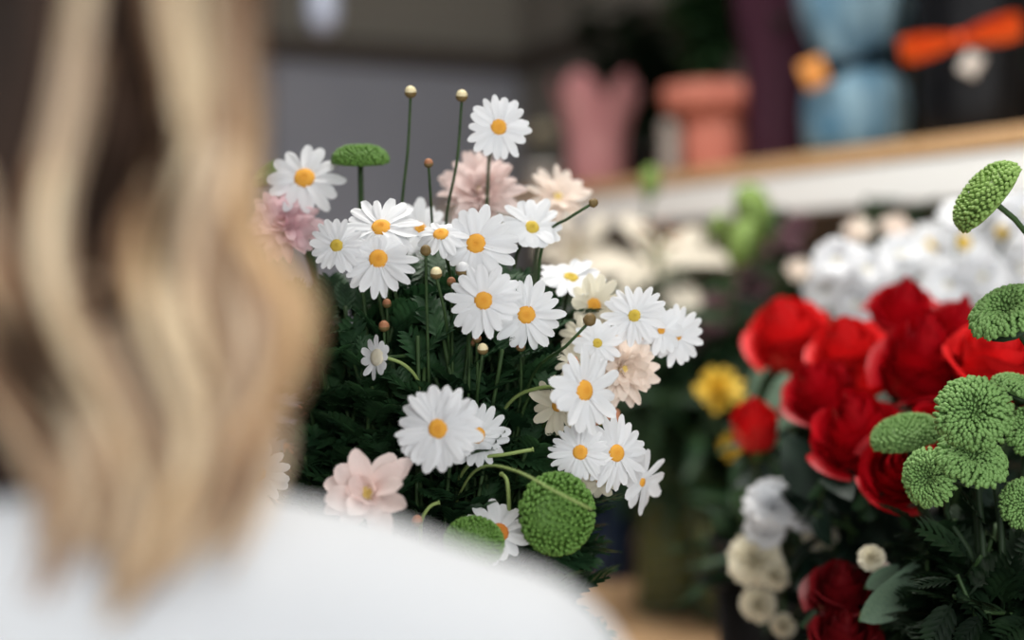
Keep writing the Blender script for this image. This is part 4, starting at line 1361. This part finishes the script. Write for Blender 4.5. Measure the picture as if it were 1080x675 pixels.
person_inv = (Matrix.Translation(PB) @ Matrix((RT, FW, Vector((0, 0, 1)))).transposed().to_4x4()).inverted()
hb = MB()
hair_mats = ['hair_root', 'hair_brown', 'hair_blond', 'hair_ash', 'hair_gold']
hr = random.Random(3)
hb.cur = 0
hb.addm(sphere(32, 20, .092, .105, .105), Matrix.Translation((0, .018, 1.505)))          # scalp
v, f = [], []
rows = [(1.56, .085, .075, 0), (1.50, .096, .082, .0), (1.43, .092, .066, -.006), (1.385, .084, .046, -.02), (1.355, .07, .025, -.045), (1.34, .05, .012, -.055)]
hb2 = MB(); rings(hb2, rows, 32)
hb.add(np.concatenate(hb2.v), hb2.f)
# locks: centre lines seen over her back, (px, py, distance)
GUIDES = [
    ([(100, -150), (84, 40), (70, 130), (50, 220), (52, 290), (80, 370), (122, 450), (138, 540), (105, 690)], 'A'),
    ([(168, -150), (194, 40), (206, 110), (186, 175), (152, 235), (146, 305), (172, 380), (200, 450), (180, 540), (95, 690)], 'C'),
    ([(215, -150), (226, 40), (244, 110), (234, 180), (206, 250), (204, 320), (230, 390), (242, 460), (200, 550), (85, 690)], 'D'),
    ([(234, -150), (238, 60), (240, 150), (238, 205), (244, 265), (264, 325), (266, 395), (246, 470), (200, 560), (90, 680)], 'D'),
    ([(240, -150), (244, 60), (246, 150), (242, 205), (262, 265), (306, 325), (298, 395), (258, 465), (212, 540), (150, 640)], 'E'),
    ([(-62, -150), (-58, 10), (-40, 120), (-30, 220), (0, 310), (48, 390), (85, 455), (90, 545), (30, 670)], 'F'),
    ([(-100, -150), (-96, 20), (-74, 160), (-60, 280), (-30, 370), (20, 440), (60, 520), (50, 590), (0, 690)], 'F'),
    ([(-120, -120), (-140, 60), (-110, 180), (-130, 300), (-80, 400), (-50, 500), (-60, 620)], 'H'),
    ([(-230, -120), (-250, 60), (-215, 180), (-240, 300), (-190, 400), (-190, 500), (-200, 600)], 'I'),
]


def lock(gd, ox, dd0, w, m, wig=1.0, flat=.55, trim=1.0):
    pts = []
    n = len(gd)
    ph = hr.uniform(0, 6)
    for i, (x, y) in enumerate(gd):
        k = i / (n - 1)
        d = dd0 + .010 * math.sin(k * 7 + ph)
        pts.append(hair_px(x + ox * (1 - .35 * k) + wig * 4 * math.sin(5 * k + ph), y + hr.uniform(-6, 6), d))
    if gd[0][1] == -150:                     # up over the crown to the parting
        p0 = pts[0]
        pts = [Vector((.18 * p0.x, .012, 1.618)), Vector((.62 * p0.x, p0.y * .62, 1.588)), Vector((.9 * p0.x, p0.y * .92, 1.545))] + pts
    sp = spline(pts, 46)
    sp = sp[:int(47 * trim)]
    ww = w / FPX * dd0 * .5
    hb.cur = hair_mats.index(m)
    hb.add(*tube(sp, lambda t: ww * (.75 + .35 * math.sin(PI * t)) * (1 - .75 * max(0, (t - .72) / .28) ** 1.5), 18, flat, side=Vector((1, 0, 0)), ridges=6))


TONES = {'A': ['hair_brown', 'hair_ash', 'hair_blond', 'hair_ash', 'hair_brown'], 'C': ['hair_brown', 'hair_blond', 'hair_gold', 'hair_blond', 'hair_ash'],
         'D': ['hair_ash', 'hair_blond', 'hair_ash', 'hair_brown', 'hair_ash'], 'E': ['hair_brown', 'hair_gold', 'hair_brown', 'hair_gold', 'hair_brown'],
         'F': ['hair_ash', 'hair_blond', 'hair_brown', 'hair_ash', 'hair_brown'], 'H': ['hair_brown', 'hair_ash', 'hair_brown', 'hair_blond', 'hair_ash'], 'I': ['hair_brown', 'hair_blond', 'hair_ash', 'hair_ash', 'hair_brown']}
for gd, key in GUIDES:
    for k in range(12):
        ox = -26 + 52 * ((k * .618) % 1)
        deep = abs(ox) / 26
        lock(gd, ox + hr.uniform(-3, 3), .386 + .016 * deep + hr.uniform(-.004, .004), hr.uniform(12, 20), TONES[key][min(4, int((ox + 26) / 10.5))], trim=hr.uniform(.9, 1))
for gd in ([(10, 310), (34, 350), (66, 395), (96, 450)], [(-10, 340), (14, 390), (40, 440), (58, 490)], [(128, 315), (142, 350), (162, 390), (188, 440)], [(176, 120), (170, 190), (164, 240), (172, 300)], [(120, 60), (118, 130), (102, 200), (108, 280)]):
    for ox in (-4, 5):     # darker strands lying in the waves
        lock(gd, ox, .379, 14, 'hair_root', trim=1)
# sheet of ends resting on her back
low = [(140, 290), (165, 370), (190, 440), (170, 540), (85, 680)]
for k in range(26):
    ox = -75 + 190 * ((k * .618) % 1)
    lock([(x + ox * .75, y) for x, y in low], ox * .15, .412 + hr.uniform(-.004, .004), hr.uniform(18, 28), hr.choice(['hair_ash', 'hair_brown', 'hair_ash', 'hair_gold', 'hair_blond']), trim=hr.uniform(.8, 1))
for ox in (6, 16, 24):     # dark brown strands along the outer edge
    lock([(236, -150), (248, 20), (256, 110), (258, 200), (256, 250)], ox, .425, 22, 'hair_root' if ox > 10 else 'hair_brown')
# the rest of her hair, all round the back and far side of the head
for i in range(95):
    u = -1.02 + 1.06 * ((i * .618) % 1)                 # -1 far ear, 0 middle of the back
    ang = u * 1.75
    o = hr.uniform(-.006, .006)
    ph, am = hr.uniform(0, 6), hr.uniform(.006, .012)
    pts = []
    for z, rx, ry, yo in ((1.615, .02, .02, .015), (1.59, .062, .07, .015), (1.53, .100, .112, .010), (1.46, .104, .098, .0), (1.40, .098, .080, -.012), (1.345, .094, .072, -.028), (1.30, .098, .070, -.044), (1.25, .095, .064, -.058), (1.20, .088, .050, -.075)):
        k = (1.615 - z) / .415
        a2 = ang + am * 9 * math.sin(ph + 11 * k) * k
        pts.append(Vector(((rx + o) * math.sin(a2), yo - (ry + o) * math.cos(a2), z)))
    sp = spline(pts, 44)[:int(45 * hr.uniform(.84, 1))]
    hb.cur = hair_mats.index(hr.choice(['hair_brown', 'hair_ash', 'hair_blond', 'hair_brown', 'hair_gold']))
    wd = hr.uniform(.005, .008)
    hb.add(*tube(sp, lambda t: wd * (.7 + .4 * math.sin(PI * t)) * (1 - .75 * max(0, (t - .75) / .25) ** 1.5), 12, .6, ridges=5))
link('hair', hb.mesh('hair', [M[x] for x in hair_mats]), person)

# ================================================================== light
w = bpy.data.worlds.new('daylight')
SC.world = w
w.use_nodes = True
bg = w.node_tree.nodes['Background']
bg.inputs[0].default_value = (.93, .97, 1.0, 1)
bg.inputs[1].default_value = 1.5


def area(name, loc, target, sx, sy, energy, color):
    ld = bpy.data.lights.new(name, 'AREA')
    ld.shape, ld.size, ld.size_y, ld.energy, ld.color = 'RECTANGLE', sx, sy, energy, color
    o = bpy.data.objects.new(name, ld)
    COL.objects.link(o)
    o.location = loc
    o.rotation_euler = (Vector(target) - Vector(loc)).to_track_quat('-Z', 'Y').to_euler()
    return o


area('shopfront_daylight', (-.3, -2.1, 2.6), (.7, 1.4, 1.2), 3.4, 1.8, 84, (1.0, .985, .96))
area('overhead_fill', (.55, 1.25, 2.7), (.8, 1.3, 1.0), 1.3, .5, 34, (1.0, .97, .92))  # unseen fill light, added overhead to brighten flower tops, table and shelf

SC.view_settings.view_transform = 'Standard'
SC.view_settings.look = 'None'
SC.view_settings.exposure = 0.1
SC.view_settings.gamma = 1.0
SC.view_settings.use_curve_mapping = False
SC.cycles.use_denoising = True
SC.cycles.max_bounces = 8
SC.cycles.diffuse_bounces = 4
SC.cycles.transparent_max_bounces = 12
